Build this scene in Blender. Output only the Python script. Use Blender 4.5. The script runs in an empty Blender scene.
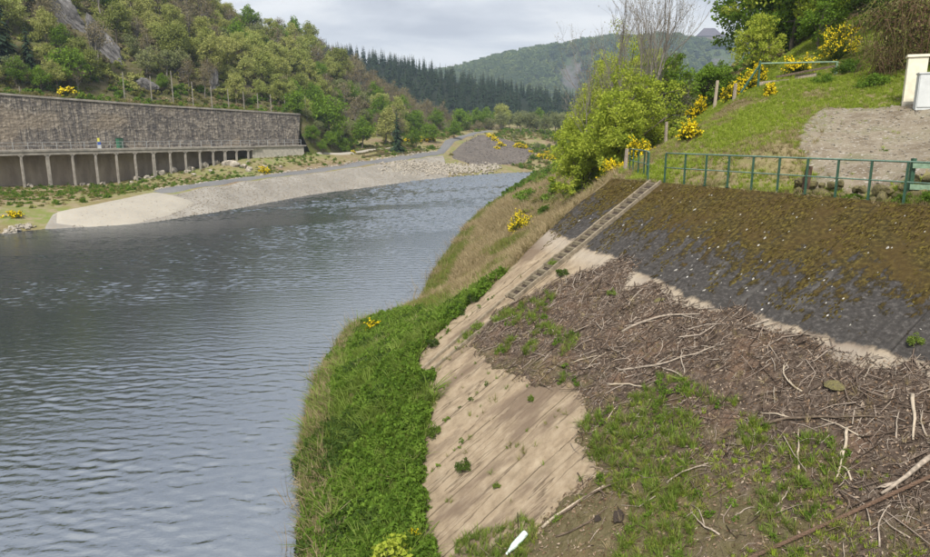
import bpy, bmesh, math, random
import numpy as np
from mathutils import Vector, Matrix

# ------------------------------------------------------------------ camera, world, sun, exposure
scene = bpy.context.scene
col = scene.collection
cam_d = bpy.data.cameras.new('camera'); cam = bpy.data.objects.new('camera', cam_d); col.objects.link(cam)
cam.location = (0, 0, 1.7); cam.rotation_euler = (math.radians(90 - 12.158), 0, 0)
cam_d.sensor_width = 36; cam_d.lens = 26.32; cam_d.clip_end = 20000; cam_d.clip_start = .1
scene.camera = cam
SUN_EL, SUN_AZ = 50, 192            # compass-like: direction the light comes from, degrees clockwise from +Y
world = bpy.data.worlds.new('World'); scene.world = world; world.use_nodes = True
wt = world.node_tree; wt.nodes.clear()

def N(nt, kind, ins=None, **props):
    n = nt.nodes.new(kind)
    for k, v in props.items(): setattr(n, k, v)
    for k, v in (ins or {}).items():
        s = n.inputs[k]
        if isinstance(v, bpy.types.NodeSocket): nt.links.new(v, s)
        elif isinstance(v, bpy.types.Node): nt.links.new(v.outputs[0], s)
        else: s.default_value = v
    return n
def ramp(nt, fac, stops, interp='LINEAR'):
    n = nt.nodes.new('ShaderNodeValToRGB'); cr = n.color_ramp; cr.interpolation = interp
    while len(cr.elements) > 1: cr.elements.remove(cr.elements[-1])
    for i, (p, c) in enumerate(stops):
        e = cr.elements[0] if i == 0 else cr.elements.new(p)
        e.position = p; c = (c, c, c) if isinstance(c, (int, float)) else c; e.color = (*c, 1)
    nt.links.new(fac, n.inputs[0]); return n.outputs[0]
def mixc(nt, fac, a, b, mode='MIX'):
    n = nt.nodes.new('ShaderNodeMix'); n.data_type = 'RGBA'; n.blend_type = mode
    for i, v in ((0, fac), (6, a), (7, b)):
        if isinstance(v, bpy.types.NodeSocket): nt.links.new(v, n.inputs[i])
        elif isinstance(v, (int, float)): n.inputs[i].default_value = v
        else: n.inputs[i].default_value = (*v, 1)
    return n.outputs[2]
def M(nt, op, a, b=None, c=None):
    n = nt.nodes.new('ShaderNodeMath'); n.operation = op
    for i, v in enumerate((a, b, c)):
        if v is None: continue
        if isinstance(v, bpy.types.NodeSocket): nt.links.new(v, n.inputs[i])
        else: n.inputs[i].default_value = v
    return n.outputs[0]
def noise(nt, vec, scale, detail=4, rough=.55, dist=0.):
    return N(nt, 'ShaderNodeTexNoise', {'Vector': vec, 'Scale': scale, 'Detail': detail, 'Roughness': rough, 'Distortion': dist}).outputs[0]
def mapv(nt, vec, scale=(1, 1, 1), rot=(0, 0, 0), loc=(0, 0, 0)):
    return N(nt, 'ShaderNodeMapping', {'Vector': vec, 'Scale': scale, 'Rotation': rot, 'Location': loc}).outputs[0]

# overcast sky: a Nishita sky seen through a nearly closed, evenly lit cloud deck
sky = N(wt, 'ShaderNodeTexSky', sky_type='NISHITA', sun_disc=False)
sky.sun_elevation = math.radians(SUN_EL); sky.sun_rotation = math.radians(SUN_AZ); sky.air_density = 1.2; sky.dust_density = 2
tc = N(wt, 'ShaderNodeTexCoord').outputs['Generated']
sep = N(wt, 'ShaderNodeSeparateXYZ', {0: tc})
den = M(wt, 'ADD', M(wt, 'ABSOLUTE', sep.outputs[2]), .22)
cv = N(wt, 'ShaderNodeCombineXYZ', {0: M(wt, 'DIVIDE', sep.outputs[0], den), 1: M(wt, 'DIVIDE', sep.outputs[1], den), 2: 0.}).outputs[0]
cn = noise(wt, mapv(wt, cv, (1, 1.3, 1), loc=(3.1, 1.7, 0)), 1.05, 7, .56, .35)
cloud = ramp(wt, cn, [(.36, (4.1, 4.3, 4.75)), (.46, (5.2, 5.4, 5.75)), (.54, (6.5, 6.6, 6.7)), (.64, (7.2, 7.2, 7.2))])
gap = ramp(wt, noise(wt, mapv(wt, cv, loc=(7, 2, 0)), .8, 4), [(.55, .02), (.72, .12)])
wc = mixc(wt, gap, cloud, sky.outputs[0])
bg = N(wt, 'ShaderNodeBackground', {'Color': wc, 'Strength': .1})
N(wt, 'ShaderNodeOutputWorld', {0: bg})

sun_d = bpy.data.lights.new('sun', 'SUN'); sun_d.energy = 3.7; sun_d.angle = math.radians(11); sun_d.color = (1, .95, .86)
sun = bpy.data.objects.new('sun', sun_d); col.objects.link(sun); sun.location = (0, 0, 300)
_el, _az = math.radians(SUN_EL), math.radians(SUN_AZ)
sdir = Vector((math.sin(_az) * math.cos(_el), math.cos(_az) * math.cos(_el), math.sin(_el)))
sun.rotation_euler = sdir.to_track_quat('Z', 'Y').to_euler()
vs = scene.view_settings; vs.view_transform = 'Standard'; vs.look = 'None'; vs.exposure = .60; vs.gamma = 1; vs.use_curve_mapping = False
scene.cycles.max_bounces = 6; scene.cycles.diffuse_bounces = 2; scene.cycles.glossy_bounces = 2
scene.cycles.transmission_bounces = 3; scene.cycles.transparent_max_bounces = 4; scene.cycles.volume_bounces = 0
scene.cycles.caustics_reflective = False; scene.cycles.caustics_refractive = False
scene.cycles.sample_clamp_indirect = 4

rng = np.random.default_rng(7)
random.seed(7)

# ------------------------------------------------------------------ helpers
def vnoise(x, y, seed=0.):
    x = np.asarray(x, float); y = np.asarray(y, float)
    xi = np.floor(x); yi = np.floor(y); fx = x - xi; fy = y - yi
    fx = fx * fx * (3 - 2 * fx); fy = fy * fy * (3 - 2 * fy)
    def h(i, j):
        s = np.sin(i * 127.1 + j * 311.7 + seed * 74.7) * 43758.5453
        return s - np.floor(s)
    return (h(xi, yi) * (1 - fx) + h(xi + 1, yi) * fx) * (1 - fy) + (h(xi, yi + 1) * (1 - fx) + h(xi + 1, yi + 1) * fx) * fy
def fbm(x, y, seed=0., oct=4):
    v = 0; a = .5; s = 1.
    for k in range(oct):
        v = v + a * (vnoise(np.asarray(x) * s, np.asarray(y) * s, seed + k * 3.3) - .5); a *= .5; s *= 2.03
    return v            # about -.4 .. .4
def smooth(e0, e1, x):
    t = np.clip((x - e0) / (e1 - e0), 0, 1); return t * t * (3 - 2 * t)

def unit(v): return v / (np.linalg.norm(v, axis=-1, keepdims=True) + 1e-9)
class TPS:                                  # thin-plate surface through spot heights
    def __init__(s, pts, lam=.02):
        P = np.array(pts, float); s.c = P[:, :2].mean(0); s.k = 30.
        s.X = (P[:, :2] - s.c) / s.k; n = len(P)
        K = s.phi(np.linalg.norm(s.X[:, None] - s.X[None], axis=2)) + lam * np.eye(n) * .01
        Q = np.c_[np.ones(n), s.X]; A = np.block([[K, Q], [Q.T, np.zeros((3, 3))]])
        s.w = np.linalg.solve(A, np.r_[P[:, 2], 0, 0, 0]); s.n = n
    @staticmethod
    def phi(r): return np.where(r > 1e-9, r * r * np.log(np.maximum(r, 1e-9)), 0)
    def __call__(s, x, y):
        x = np.asarray(x, float); sh = x.shape
        p = (np.c_[x.ravel(), np.asarray(y, float).ravel()] - s.c) / s.k
        out = np.empty(len(p))
        for i in range(0, len(p), 20000):
            q = p[i:i + 20000]; r = np.sqrt(((q[:, None] - s.X[None]) ** 2).sum(2))
            out[i:i + 20000] = s.phi(r) @ s.w[:s.n] + s.w[s.n] + q @ s.w[s.n + 1:]
        return out.reshape(sh)

def mesh(name, v, f, mat=None, smooth_=False, tint=None):
    """v (N,3); f: (M,k) array or list of index lists"""
    me = bpy.data.meshes.new(name); v = np.asarray(v, np.float32)
    if isinstance(f, np.ndarray):
        m, k = f.shape
        me.vertices.add(len(v)); me.vertices.foreach_set('co', v.ravel())
        me.loops.add(m * k); me.loops.foreach_set('vertex_index', f.astype(np.int32).ravel())
        me.polygons.add(m); me.polygons.foreach_set('loop_start', np.arange(0, m * k, k, dtype=np.int32))
        me.update(calc_edges=True)
    else:
        me.from_pydata(v.tolist(), [], f); me.update()
    if smooth_: me.polygons.foreach_set('use_smooth', np.ones(len(me.polygons), bool))
    if tint is not None:
        at = me.attributes.new('tint', 'FLOAT', 'FACE'); at.data.foreach_set('value', np.asarray(tint, np.float32))
    if mat: me.materials.append(mat)
    return me
def put(name, me, parent=None, loc=None, rot=None, scl=None, mw=None):
    o = bpy.data.objects.new(name, me); col.objects.link(o)
    if parent: o.parent = parent
    if mw is not None: o.matrix_world = mw
    if loc is not None: o.location = loc
    if rot is not None: o.rotation_euler = rot
    if scl is not None: o.scale = (scl,) * 3 if isinstance(scl, (int, float)) else scl
    return o
def tag(o, label, cat, group=None):
    o['label'] = label; o['category'] = cat
    if group: o['group'] = group
    return o
def kind(o, k, label=None):
    o['kind'] = k
    if label: o['label'] = label
    return o
def thing(name, label, cat, loc=(0, 0, 0), rot=(0, 0, 0), group=None, scl=1., mw=None):
    o = bpy.data.objects.new(name, None); col.objects.link(o); o.empty_display_size = .2
    o.location = loc; o.rotation_euler = rot; o.scale = (scl,) * 3 if isinstance(scl, (int, float)) else scl
    if mw is not None: o.matrix_world = mw
    return tag(o, label, cat, group)

class Geo:                                   # collects verts / quads for one mesh
    def __init__(s): s.v = []; s.f = []; s.n = 0; s.t = []
    def add(s, v, f, t=None):
        v = np.asarray(v, float); s.v.append(v); s.f += [[i + s.n for i in q] for q in f]; s.n += len(v)
        if t is not None: s.t += [t] * len(f)
        return s
    def box(s, c, d, R=None, taper=1.):
        x, y, z = (np.array(d) / 2)
        v = np.array([[sx * x * (taper if sz > 0 else 1), sy * y * (taper if sz > 0 else 1), sz * z] for sz in (-1, 1) for sy in (-1, 1) for sx in (-1, 1)])
        if R is not None: v = v @ np.array(R).T
        return s.add(v + np.array(c), [[0, 2, 3, 1], [4, 5, 7, 6], [0, 1, 5, 4], [2, 6, 7, 3], [0, 4, 6, 2], [1, 3, 7, 5]])
    def bar(s, p0, p1, w, h=None):            # box from p0 to p1
        p0 = np.array(p0, float); p1 = np.array(p1, float); d = p1 - p0; L = np.linalg.norm(d); d /= L
        up = np.array([0, 0, 1.]) if abs(d[2]) < .95 else np.array([0, 1., 0])
        r = np.cross(d, up); r /= np.linalg.norm(r); u = np.cross(r, d)
        return s.box((p0 + p1) / 2, (w, L, h or w), np.stack([r, d, u], 1))
    def tube(s, pts, rad, n=6, cap=True, t=None):
        pts = np.asarray(pts, float); m = len(pts); rad = np.broadcast_to(np.asarray(rad, float), (m,))
        tg = np.gradient(pts, axis=0); tg /= np.linalg.norm(tg, axis=1)[:, None] + 1e-12
        ref = np.array([0, 0, 1.]) if abs(tg[:, 2]).mean() < .8 else np.array([1., 0, 0])
        a = np.cross(tg, ref); a /= np.linalg.norm(a, axis=1)[:, None] + 1e-12; b = np.cross(tg, a)
        th = np.linspace(0, 2 * math.pi, n, endpoint=False)
        v = pts[:, None] + rad[:, None, None] * (np.cos(th)[None, :, None] * a[:, None] + np.sin(th)[None, :, None] * b[:, None])
        f = [[i * n + j, i * n + (j + 1) % n, (i + 1) * n + (j + 1) % n, (i + 1) * n + j] for i in range(m - 1) for j in range(n)]
        if cap: f += [list(range(n))[::-1], [(m - 1) * n + j for j in range(n)]]
        return s.add(v.reshape(-1, 3), f, t)
    def mesh(s, name, mat=None, smooth_=False):
        return mesh(name, np.concatenate(s.v), s.f, mat, smooth_, s.t if s.t and len(s.t) == len(s.f) else None)

def grid(nx, ny):
    i = np.arange(nx * ny).reshape(ny, nx)
    return np.stack([i[:-1, :-1], i[:-1, 1:], i[1:, 1:], i[1:, :-1]], -1).reshape(-1, 4)
def heightfield(name, xs, ys, h, mat, keep=None):
    X, Y = np.meshgrid(xs, ys); Z = h(X, Y); f = grid(len(xs), len(ys))
    v = np.stack([X, Y, Z], -1).reshape(-1, 3)
    if keep is not None:
        k = keep(X, Y).ravel(); f = f[k[f].all(1)]
        used = np.unique(f); mp = np.zeros(len(v), int); mp[used] = np.arange(len(used)); v = v[used]; f = mp[f]
    return put(name, mesh(name, v, f, mat, True))
def inpoly(x, y, poly):
    x = np.asarray(x); y = np.asarray(y); r = np.zeros(x.shape, bool); n = len(poly)
    for i in range(n):
        (x0, y0), (x1, y1) = poly[i], poly[(i + 1) % n]
        c = ((y0 > y) != (y1 > y)) & (x < (x1 - x0) * (y - y0) / (y1 - y0 + 1e-12) + x0); r ^= c
    return r
def polydist(x, y, poly):                    # signed, positive inside
    x = np.asarray(x, float); y = np.asarray(y, float); d = np.full(x.shape, 1e9); n = len(poly)
    for i in range(n):
        (x0, y0), (x1, y1) = poly[i], poly[(i + 1) % n]; dx, dy = x1 - x0, y1 - y0
        t = np.clip(((x - x0) * dx + (y - y0) * dy) / (dx * dx + dy * dy + 1e-12), 0, 1)
        d = np.minimum(d, np.hypot(x - x0 - t * dx, y - y0 - t * dy))
    return np.where(inpoly(x, y, poly), d, -d)

def scatter(name, P, protos, scale, idx=None, tilt=.12, rot=None, label=None):
    """many small copies as one uncountable object: points with rot / scl / idx, instanced by geometry nodes"""
    P = np.asarray(P, np.float32); n = len(P)
    me = bpy.data.meshes.new(name); me.vertices.add(n); me.vertices.foreach_set('co', P.ravel())
    if rot is None: rot = np.c_[rng.normal(0, tilt, n), rng.normal(0, tilt, n), rng.uniform(0, 6.283, n)]
    scale = np.asarray(scale, float)
    if scale.ndim == 1: scale = np.repeat(scale[:, None], 3, 1)
    if idx is None: idx = rng.integers(0, len(protos), n)
    for nm, ty, arr, fld in (('rot', 'FLOAT_VECTOR', rot, 'vector'), ('scl', 'FLOAT_VECTOR', scale, 'vector'), ('idx', 'INT', idx, 'value')):
        at = me.attributes.new(nm, ty, 'POINT'); at.data.foreach_set(fld, np.asarray(arr, np.int32 if ty == 'INT' else np.float32).ravel())
    cl = bpy.data.collections.new(name + '_kinds')
    for i, p in enumerate(protos):
        cl.objects.link(bpy.data.objects.new('%s_%02d' % (name, i), p))
    g = bpy.data.node_groups.new(name, 'GeometryNodeTree')
    g.interface.new_socket('Geometry', in_out='INPUT', socket_type='NodeSocketGeometry')
    g.interface.new_socket('Geometry', in_out='OUTPUT', socket_type='NodeSocketGeometry')
    gi = g.nodes.new('NodeGroupInput'); go = g.nodes.new('NodeGroupOutput')
    ci = g.nodes.new('GeometryNodeCollectionInfo'); ci.inputs[0].default_value = cl; ci.inputs[1].default_value = True; ci.inputs[2].default_value = True
    ip = g.nodes.new('GeometryNodeInstanceOnPoints'); ip.inputs['Pick Instance'].default_value = True
    def attr(nm, ty):
        a = g.nodes.new('GeometryNodeInputNamedAttribute'); a.data_type = ty; a.inputs[0].default_value = nm; return a.outputs[0]
    L = g.links.new
    L(gi.outputs[0], ip.inputs['Points']); L(ci.outputs[0], ip.inputs['Instance'])
    L(attr('idx', 'INT'), ip.inputs['Instance Index']); L(attr('scl', 'FLOAT_VECTOR'), ip.inputs['Scale'])
    er = g.nodes.new('FunctionNodeEulerToRotation'); L(attr('rot', 'FLOAT_VECTOR'), er.inputs[0]); L(er.outputs[0], ip.inputs['Rotation'])
    L(ip.outputs[0], go.inputs[0])
    o = put(name, me); md = o.modifiers.new('scatter', 'NODES'); md.node_group = g
    return kind(o, 'stuff', label)

def rockmesh(seed, mat, sq=(1, .8, .7), sub=3, amp=.35, fs=1.3):
    """angular stone: a ball cut by random planes, then roughened"""
    r = np.random.default_rng(seed + 1000); bm = bmesh.new(); bmesh.ops.create_icosphere(bm, subdivisions=sub, radius=1.)
    pn = unit(r.normal(size=(13, 3))); pd = r.uniform(.52, .95, 13)
    for v in bm.verts:
        c = np.array(v.co.normalized()); q = min(1.05, float((pd / np.maximum(pn @ c, 1e-3)).min()))
        n = float(fbm(np.array(c[0] * fs * 1.7 + c[2] * fs + 9), np.array(c[1] * fs * 1.7 - c[2] * .9 * fs + 4), seed, 5))
        v.co = Vector(c * np.array(sq) * q * (1 + amp * n + (.9 * amp * float(fbm(np.array(c[0] * fs * 5 + c[2] * 4), np.array(c[1] * fs * 5 - c[2] * 3), seed + 7, 4)) if sub > 4 else 0)))
    me = bpy.data.meshes.new('rock'); bm.to_mesh(me); bm.free(); me.materials.append(mat); return me
# ------------------------------------------------------------------ materials
def new_mat(name):
    m = bpy.data.materials.new(name); m.use_nodes = True; nt = m.node_tree; nt.nodes.clear()
    out = N(nt, 'ShaderNodeOutputMaterial'); return m, nt, out
def principled(nt, out, color, rough=.85, spec=.3, normal=None, **kw):
    b = N(nt, 'ShaderNodeBsdfPrincipled')
    for k, v in dict({'Base Color': color, 'Roughness': rough, 'Specular IOR Level': spec}, **kw).items():
        if isinstance(v, bpy.types.NodeSocket): nt.links.new(v, b.inputs[k])
        elif isinstance(v, (int, float)): b.inputs[k].default_value = v
        else: b.inputs[k].default_value = (*v, 1)
    if normal is not None: nt.links.new(normal, b.inputs['Normal'])
    nt.links.new(b.outputs[0], out.inputs[0]); return b
def bump(nt, h, dist, strength=1.):
    return N(nt, 'ShaderNodeBump', {'Height': h, 'Distance': dist, 'Strength': strength}).outputs[0]
def coord(nt, which='Object'): return N(nt, 'ShaderNodeTexCoord').outputs[which]
def pos(nt): return N(nt, 'ShaderNodeNewGeometry').outputs['Position']

def leafmat(name, cols, trans=.3, spread=.5):
    """cols: dark .. light foliage colours picked per leaf (attribute) and per plant (random)"""
    m, nt, out = new_mat(name)
    t = N(nt, 'ShaderNodeAttribute', attribute_name='tint').outputs['Fac']
    r = N(nt, 'ShaderNodeObjectInfo').outputs['Random']
    f = M(nt, 'ADD', M(nt, 'MULTIPLY', t, 1 - spread), M(nt, 'MULTIPLY', r, spread))
    k = len(cols); c = ramp(nt, f, [(.08 + .84 * i / max(1, k - 1), cc) for i, cc in enumerate(cols)])
    d = N(nt, 'ShaderNodeBsdfDiffuse', {'Color': c}); tr = N(nt, 'ShaderNodeBsdfTranslucent', {'Color': mixc(nt, .35, c, (.35, .45, .03))})
    N_ = N(nt, 'ShaderNodeMixShader', {0: trans, 1: d.outputs[0], 2: tr.outputs[0]})
    nt.links.new(N_.outputs[0], out.inputs[0]); return m
def simple(name, c, rough=.8, var=.25, scale=8., bmp=.0, spec=.3, metallic=0., detail=5, c2=None, dist=0.):
    m, nt, out = new_mat(name); v = coord(nt)
    n = noise(nt, v, scale, detail, .6, dist); lo = tuple(x * (1 - var) for x in c); hi = c2 or tuple(min(1, x * (1 + var)) for x in c)
    cc = ramp(nt, n, [(.32, lo), (.68, hi)])
    principled(nt, out, cc, rough, spec, bump(nt, n, bmp) if bmp else None, Metallic=metallic); return m

G = {}
G['lime'] = leafmat('lime_leaves', [(.18, .23, .03), (.30, .37, .045), (.42, .47, .07), (.52, .54, .12)], .42, .3)
G['mid'] = leafmat('green_leaves', [(.07, .12, .018), (.125, .21, .025), (.20, .30, .04)], .3, .3)
G['olive'] = leafmat('olive_spring_leaves', [(.16, .18, .055), (.26, .285, .08), (.37, .365, .13), (.29, .335, .09), (.42, .42, .16)], .3, .75)
G['dark'] = leafmat('dark_leaves', [(.022, .045, .012), (.05, .085, .018), (.09, .13, .025)], .2, .35)
G['brown'] = leafmat('budding_twigs', [(.13, .10, .065), (.20, .165, .10), (.24, .215, .12)], .15, .5)
G['grey'] = leafmat('greygreen_leaves', [(.13, .145, .07), (.19, .21, .095), (.25, .26, .125)], .25, .6)
G['needle'] = leafmat('spruce_needles', [(.018, .030, .018), (.032, .052, .028), (.05, .075, .036)], .05, .5)
G['far'] = leafmat('distant_leaves', [(.07, .10, .04), (.11, .15, .05), (.17, .20, .06)], .15, .6)
G['yellow'] = leafmat('broom_flowers', [(.62, .44, .01), (.80, .61, .015), (.88, .72, .05)], .2, .3)
G['broomgreen'] = leafmat('broom_stems', [(.04, .06, .012), (.07, .10, .02)], .1, .3)
G['grass'] = leafmat('fresh_grass', [(.085, .13, .028), (.145, .21, .038), (.235, .30, .075)], .35, .6)
G['lawn'] = leafmat('spring_turf', [(.17, .23, .03), (.26, .34, .04), (.36, .38, .10)], .35, .6)
G['dry'] = leafmat('dry_grass', [(.20, .145, .085), (.32, .245, .145), (.46, .38, .24)], .3, .6)
G['drygreen'] = leafmat('mixed_bank_grass', [(.14, .135, .045), (.22, .195, .08), (.18, .21, .04)], .3, .7)
G['weed'] = leafmat('weed_leaves', [(.06, .11, .018), (.11, .19, .026), (.18, .27, .045)], .3, .6)
G['litter'] = leafmat('leaf_litter', [(.07, .045, .03), (.17, .11, .07), (.27, .195, .14), (.37, .30, .235)], .1, .1)
G['twig'] = leafmat('driftwood_twigs', [(.05, .038, .030), (.13, .098, .078), (.24, .19, .155), (.42, .36, .30)], .0, .1)
G['bramble'] = leafmat('bramble_brown', [(.08, .05, .035), (.15, .095, .06), (.13, .13, .04), (.17, .20, .05)], .2, .15)
G['bark'] = simple('bark', (.13, .11, .085), .95, .4, 6, .02)
G['palebark'] = simple('pale_bark', (.20, .18, .155), .95, .35, 9, .01)
G['wood'] = simple('driftwood', (.30, .25, .20), .9, .45, 14, .006)
G['darkwood'] = simple('dark_wood', (.12, .09, .065), .9, .5, 14, .006)
G['palewood'] = simple('peeled_wood', (.40, .335, .255), .8, .2, 10, .004)
G['rock'] = simple('grey_rock', (.145, .138, .135), .95, .65, 2.2, .5, detail=12)
G['palerock'] = simple('pale_rock', (.33, .295, .245), .95, .5, 1.6, .12, detail=8)
G['mossrock'] = simple('mossy_stone', (.17, .135, .10), .95, .55, 5, .03, detail=8, c2=(.19, .17, .06))
G['concrete'] = simple('weathered_concrete', (.29, .265, .23), .9, .3, 1.2, .02, detail=9)
G['palecon'] = simple('pale_concrete', (.42, .39, .33), .9, .25, 2.5, .01, detail=9)
G['stair'] = simple('stair_concrete', (.215, .178, .128), .95, .4, 6, .01, detail=8)
G['steel'] = simple('galvanised_steel', (.42, .43, .44), .5, .15, 8, metallic=.4)
G['railgreen'] = simple('green_paint', (.035, .088, .055), .38, .3, 25, .001, .5, detail=8)
G['railpale'] = simple('skylit_faded_green_paint', (.11, .18, .135), .4, .35, 20, .001, .5, detail=8)  # sun-bleached rails, with the sky's highlight put into the paler colour
G['palegreen'] = simple('faded_green_paint', (.20, .29, .20), .6, .25, 12, .001)
G['rust'] = simple('rusty_rope_steel', (.12, .075, .05), .8, .45, 40, .003, detail=8)
G['cream'] = simple('cream_plaster', (.72, .67, .53), .8, .12, 5, .003)
G['greybox'] = simple('grey_cabinet_paint', (.55, .57, .57), .6, .06, 5)
G['white'] = simple('white_plastic', (.60, .70, .68), .35, .1, 6, spec=.5)
G['blue'] = simple('blue_paint', (.06, .12, .42), .5, .1, 5)
G['yellowp'] = simple('yellow_paint', (.75, .72, .12), .5, .05, 5)
G['greenbox'] = simple('green_box_paint', (.05, .17, .10), .5, .2, 5)
G['castle'] = simple('castle_stone', (.20, .165, .16), .95, .2, .3)
G['slate'] = simple('castle_slate', (.10, .085, .10), .8, .2, .3)
G['soil'] = simple('dark_soil', (.05, .038, .03), 1, .5, 20, .02, detail=9)  # soil colour, also used as painted shade between the stair steps

def ground_mat(name, stops, scale, fine, finec, bmp=.06, fs=(.45, .62)):
    m, nt, out = new_mat(name); v = pos(nt)
    n1 = noise(nt, v, scale, 6, .6); n2 = noise(nt, v, fine, 8, .65)
    c = ramp(nt, n1, stops); c = mixc(nt, ramp(nt, n2, [(fs[0], 0.), (fs[1], 1.)]), c, finec)
    principled(nt, out, c, 1., .1, bump(nt, n2, bmp)); return m
G['bank'] = ground_mat('bank_earth', [(.35, (.16, .12, .07)), (.5, (.20, .165, .085)), (.65, (.16, .17, .055))], .25, 2.2, (.25, .20, .12))
G['leftbank'] = ground_mat('left_bank_grass', [(.36, (.19, .135, .085)), (.5, (.19, .175, .07)), (.62, (.15, .185, .05))], .10, .9, (.25, .205, .13), .15)
G['forestfloor'] = ground_mat('forest_floor', [(.36, (.06, .065, .025)), (.5, (.09, .085, .035)), (.64, (.10, .115, .03))], .08, .8, (.12, .10, .06), .3)
G['needlefloor'] = ground_mat('conifer_floor', [(.3, (.012, .018, .012)), (.7, (.02, .028, .016))], .05, .4, (.02, .025, .015), .2)
G['asphalt'] = ground_mat('grey_road', [(.35, (.13, .13, .138)), (.65, (.17, .168, .168))], .2, 6, (.19, .187, .185), .01)
G['gravel'] = ground_mat('pale_gravel', [(.35, (.225, .21, .188)), (.65, (.315, .295, .265))], .25, 3.2, (.24, .21, .17), .04, (.5, .62))
G['ramp'] = ground_mat('smooth_gravel', [(.35, (.30, .28, .245)), (.65, (.37, .345, .30))], .3, 4, (.36, .32, .26), .03)
G['mound'] = ground_mat('dark_scree', [(.35, (.085, .076, .07)), (.65, (.135, .118, .105))], .3, 2.2, (.17, .145, .125), .2)
G['path'] = ground_mat('stony_path', [(.35, (.15, .12, .085)), (.52, (.235, .20, .15)), (.68, (.17, .155, .10))], .8, 9, (.37, .345, .31), .05, (.56, .64))
# far hill: woodland floor with bare rock where the face is steep
m, nt, out = new_mat('far_hill'); v = pos(nt); n1 = noise(nt, v, .012, 5); n2 = noise(nt, mapv(nt, v, (1, 1, .35)), .06, 9, .65)
nz = N(nt, 'ShaderNodeSeparateXYZ', {0: N(nt, 'ShaderNodeNewGeometry').outputs['Normal']}).outputs[2]
steep = ramp(nt, M(nt, 'ADD', nz, M(nt, 'MULTIPLY', M(nt, 'SUBTRACT', noise(nt, v, .05, 6, .65), .5), .7)), [(.58, 1.), (.66, 0.)])
c = mixc(nt, steep, ramp(nt, n1, [(.4, (.06, .08, .035)), (.6, (.08, .11, .04))]), ramp(nt, n2, [(.35, (.075, .072, .07)), (.65, (.15, .138, .13))]))
principled(nt, out, c, 1, .1, bump(nt, n2, 6.)); G['farhill'] = m
# retaining wall: rough coursed stone with vertical weathering
m, nt, out = new_mat('rubble_wall'); v = coord(nt)
vo = N(nt, 'ShaderNodeTexVoronoi', {'Vector': mapv(nt, v, (1.5, 1, 2.1)), 'Scale': 1.15, 'Randomness': .9}); cellc = N(nt, 'ShaderNodeSeparateColor', {0: vo.outputs['Color']}).outputs[0]
st = noise(nt, mapv(nt, v, (4.2, 1, .30)), 1.5, 7, .68); big = noise(nt, mapv(nt, v, (.09, .1, .14), loc=(1.3, 0, 0)), 1.2, 3)
fine = noise(nt, v, 5, 8, .7)
c = ramp(nt, cellc, [(.0, (.14, .122, .105)), (.5, (.27, .235, .195)), (1., (.40, .35, .29))])
c = mixc(nt, ramp(nt, st, [(.44, 0.), (.58, .85)]), c, (.075, .07, .072))
c = mixc(nt, ramp(nt, big, [(.54, 0.), (.64, .5)]), c, (.36, .29, .21))
c = mixc(nt, ramp(nt, fine, [(.35, .55), (.6, 0.)]), c, (.06, .055, .05))
principled(nt, out, c, .95, .15, bump(nt, M(nt, 'ADD', vo.outputs['Distance'], fine), .12)); G['wall'] = m
m, nt, out = new_mat('gallery_back_wall'); v = coord(nt)
c = mixc(nt, ramp(nt, noise(nt, mapv(nt, v, (1, 1, .3)), .9, 6), [(.4, 0.), (.65, 1.)]), (.26, .215, .17), (.38, .32, .25))
principled(nt, out, c, .95, .1, bump(nt, noise(nt, v, 2, 8), .1)); G['backwall'] = m

# ------------------------------------------------------------------ the concrete slope's own frame: a along the crest, t down the slope (horizontal metres)
SO = np.array([6.469, 23.827, 0.]); SE = np.array([-.48905, .87226, 0.]); SD = np.array([-.87226, -.48905, 0.]); SL = .58; KQ = math.sqrt(1 + SL * SL)
SDN = (SD + np.array([0, 0, -SL])) / KQ; SNN = np.cross(SE, SDN)
SM = Matrix(((SE[0], SDN[0], SNN[0], SO[0]), (SE[1], SDN[1], SNN[1], SO[1]), (SE[2], SDN[2], SNN[2], SO[2]), (0, 0, 0, 1)))
def SP(a, t, h=0.):
    a = np.asarray(a, float); t = np.asarray(t, float); h = np.asarray(h, float)
    return SO + a[..., None] * SE + (t * KQ)[..., None] * SDN + h[..., None] * SNN
def to_at(x, y):
    dx = np.asarray(x, float) - SO[0]; dy = np.asarray(y, float) - SO[1]
    return dx * SE[0] + dy * SE[1], dx * SD[0] + dy * SD[1]
def a_left(t): return np.interp(t, [-.5, 0, 1, 2.1, 3.5, 4.9, 5.7, 6.6, 8.2, 9, 14], [2, 2.05, 2.06, 2.02, 1.75, 1.35, 1.2, 1.12, .9, .5, .2])
def toe(a): return np.interp(a, [-22, -9, -6.6, -4.9, -2.9, -2.1, -.8, .6, 1, 3], [12.5, 12.2, 11.7, 11.2, 10.1, 9.3, 9.2, 8.5, 8.3, 8.3])
DEB = [(-.9, 5.3), (-1.9, 4.06), (-2.5, 3.4), (-3.2, 3.4), (-3.65, 4.6), (-4.3, 4.0), (-6, 4.4), (-6.7, 4.4), (-7.3, 4.06), (-8.3, 4.4), (-9.1, 4.3), (-10, 4.53), (-10.85, 4.44), (-11.2, 4.2), (-12, 4.4), (-14, 4.4), (-20, 4.5),
       (-20, 14), (-7.4, 13), (-7.43, 11.1), (-7.4, 10.75), (-7.9, 10.17), (-7.7, 9.55), (-7.87, 8.68), (-6.85, 8.4), (-6, 7.6), (-5.4, 7.4), (-4.5, 7.8), (-2.8, 7.9), (-.85, 7.7), (-.4, 6.4)]
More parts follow.
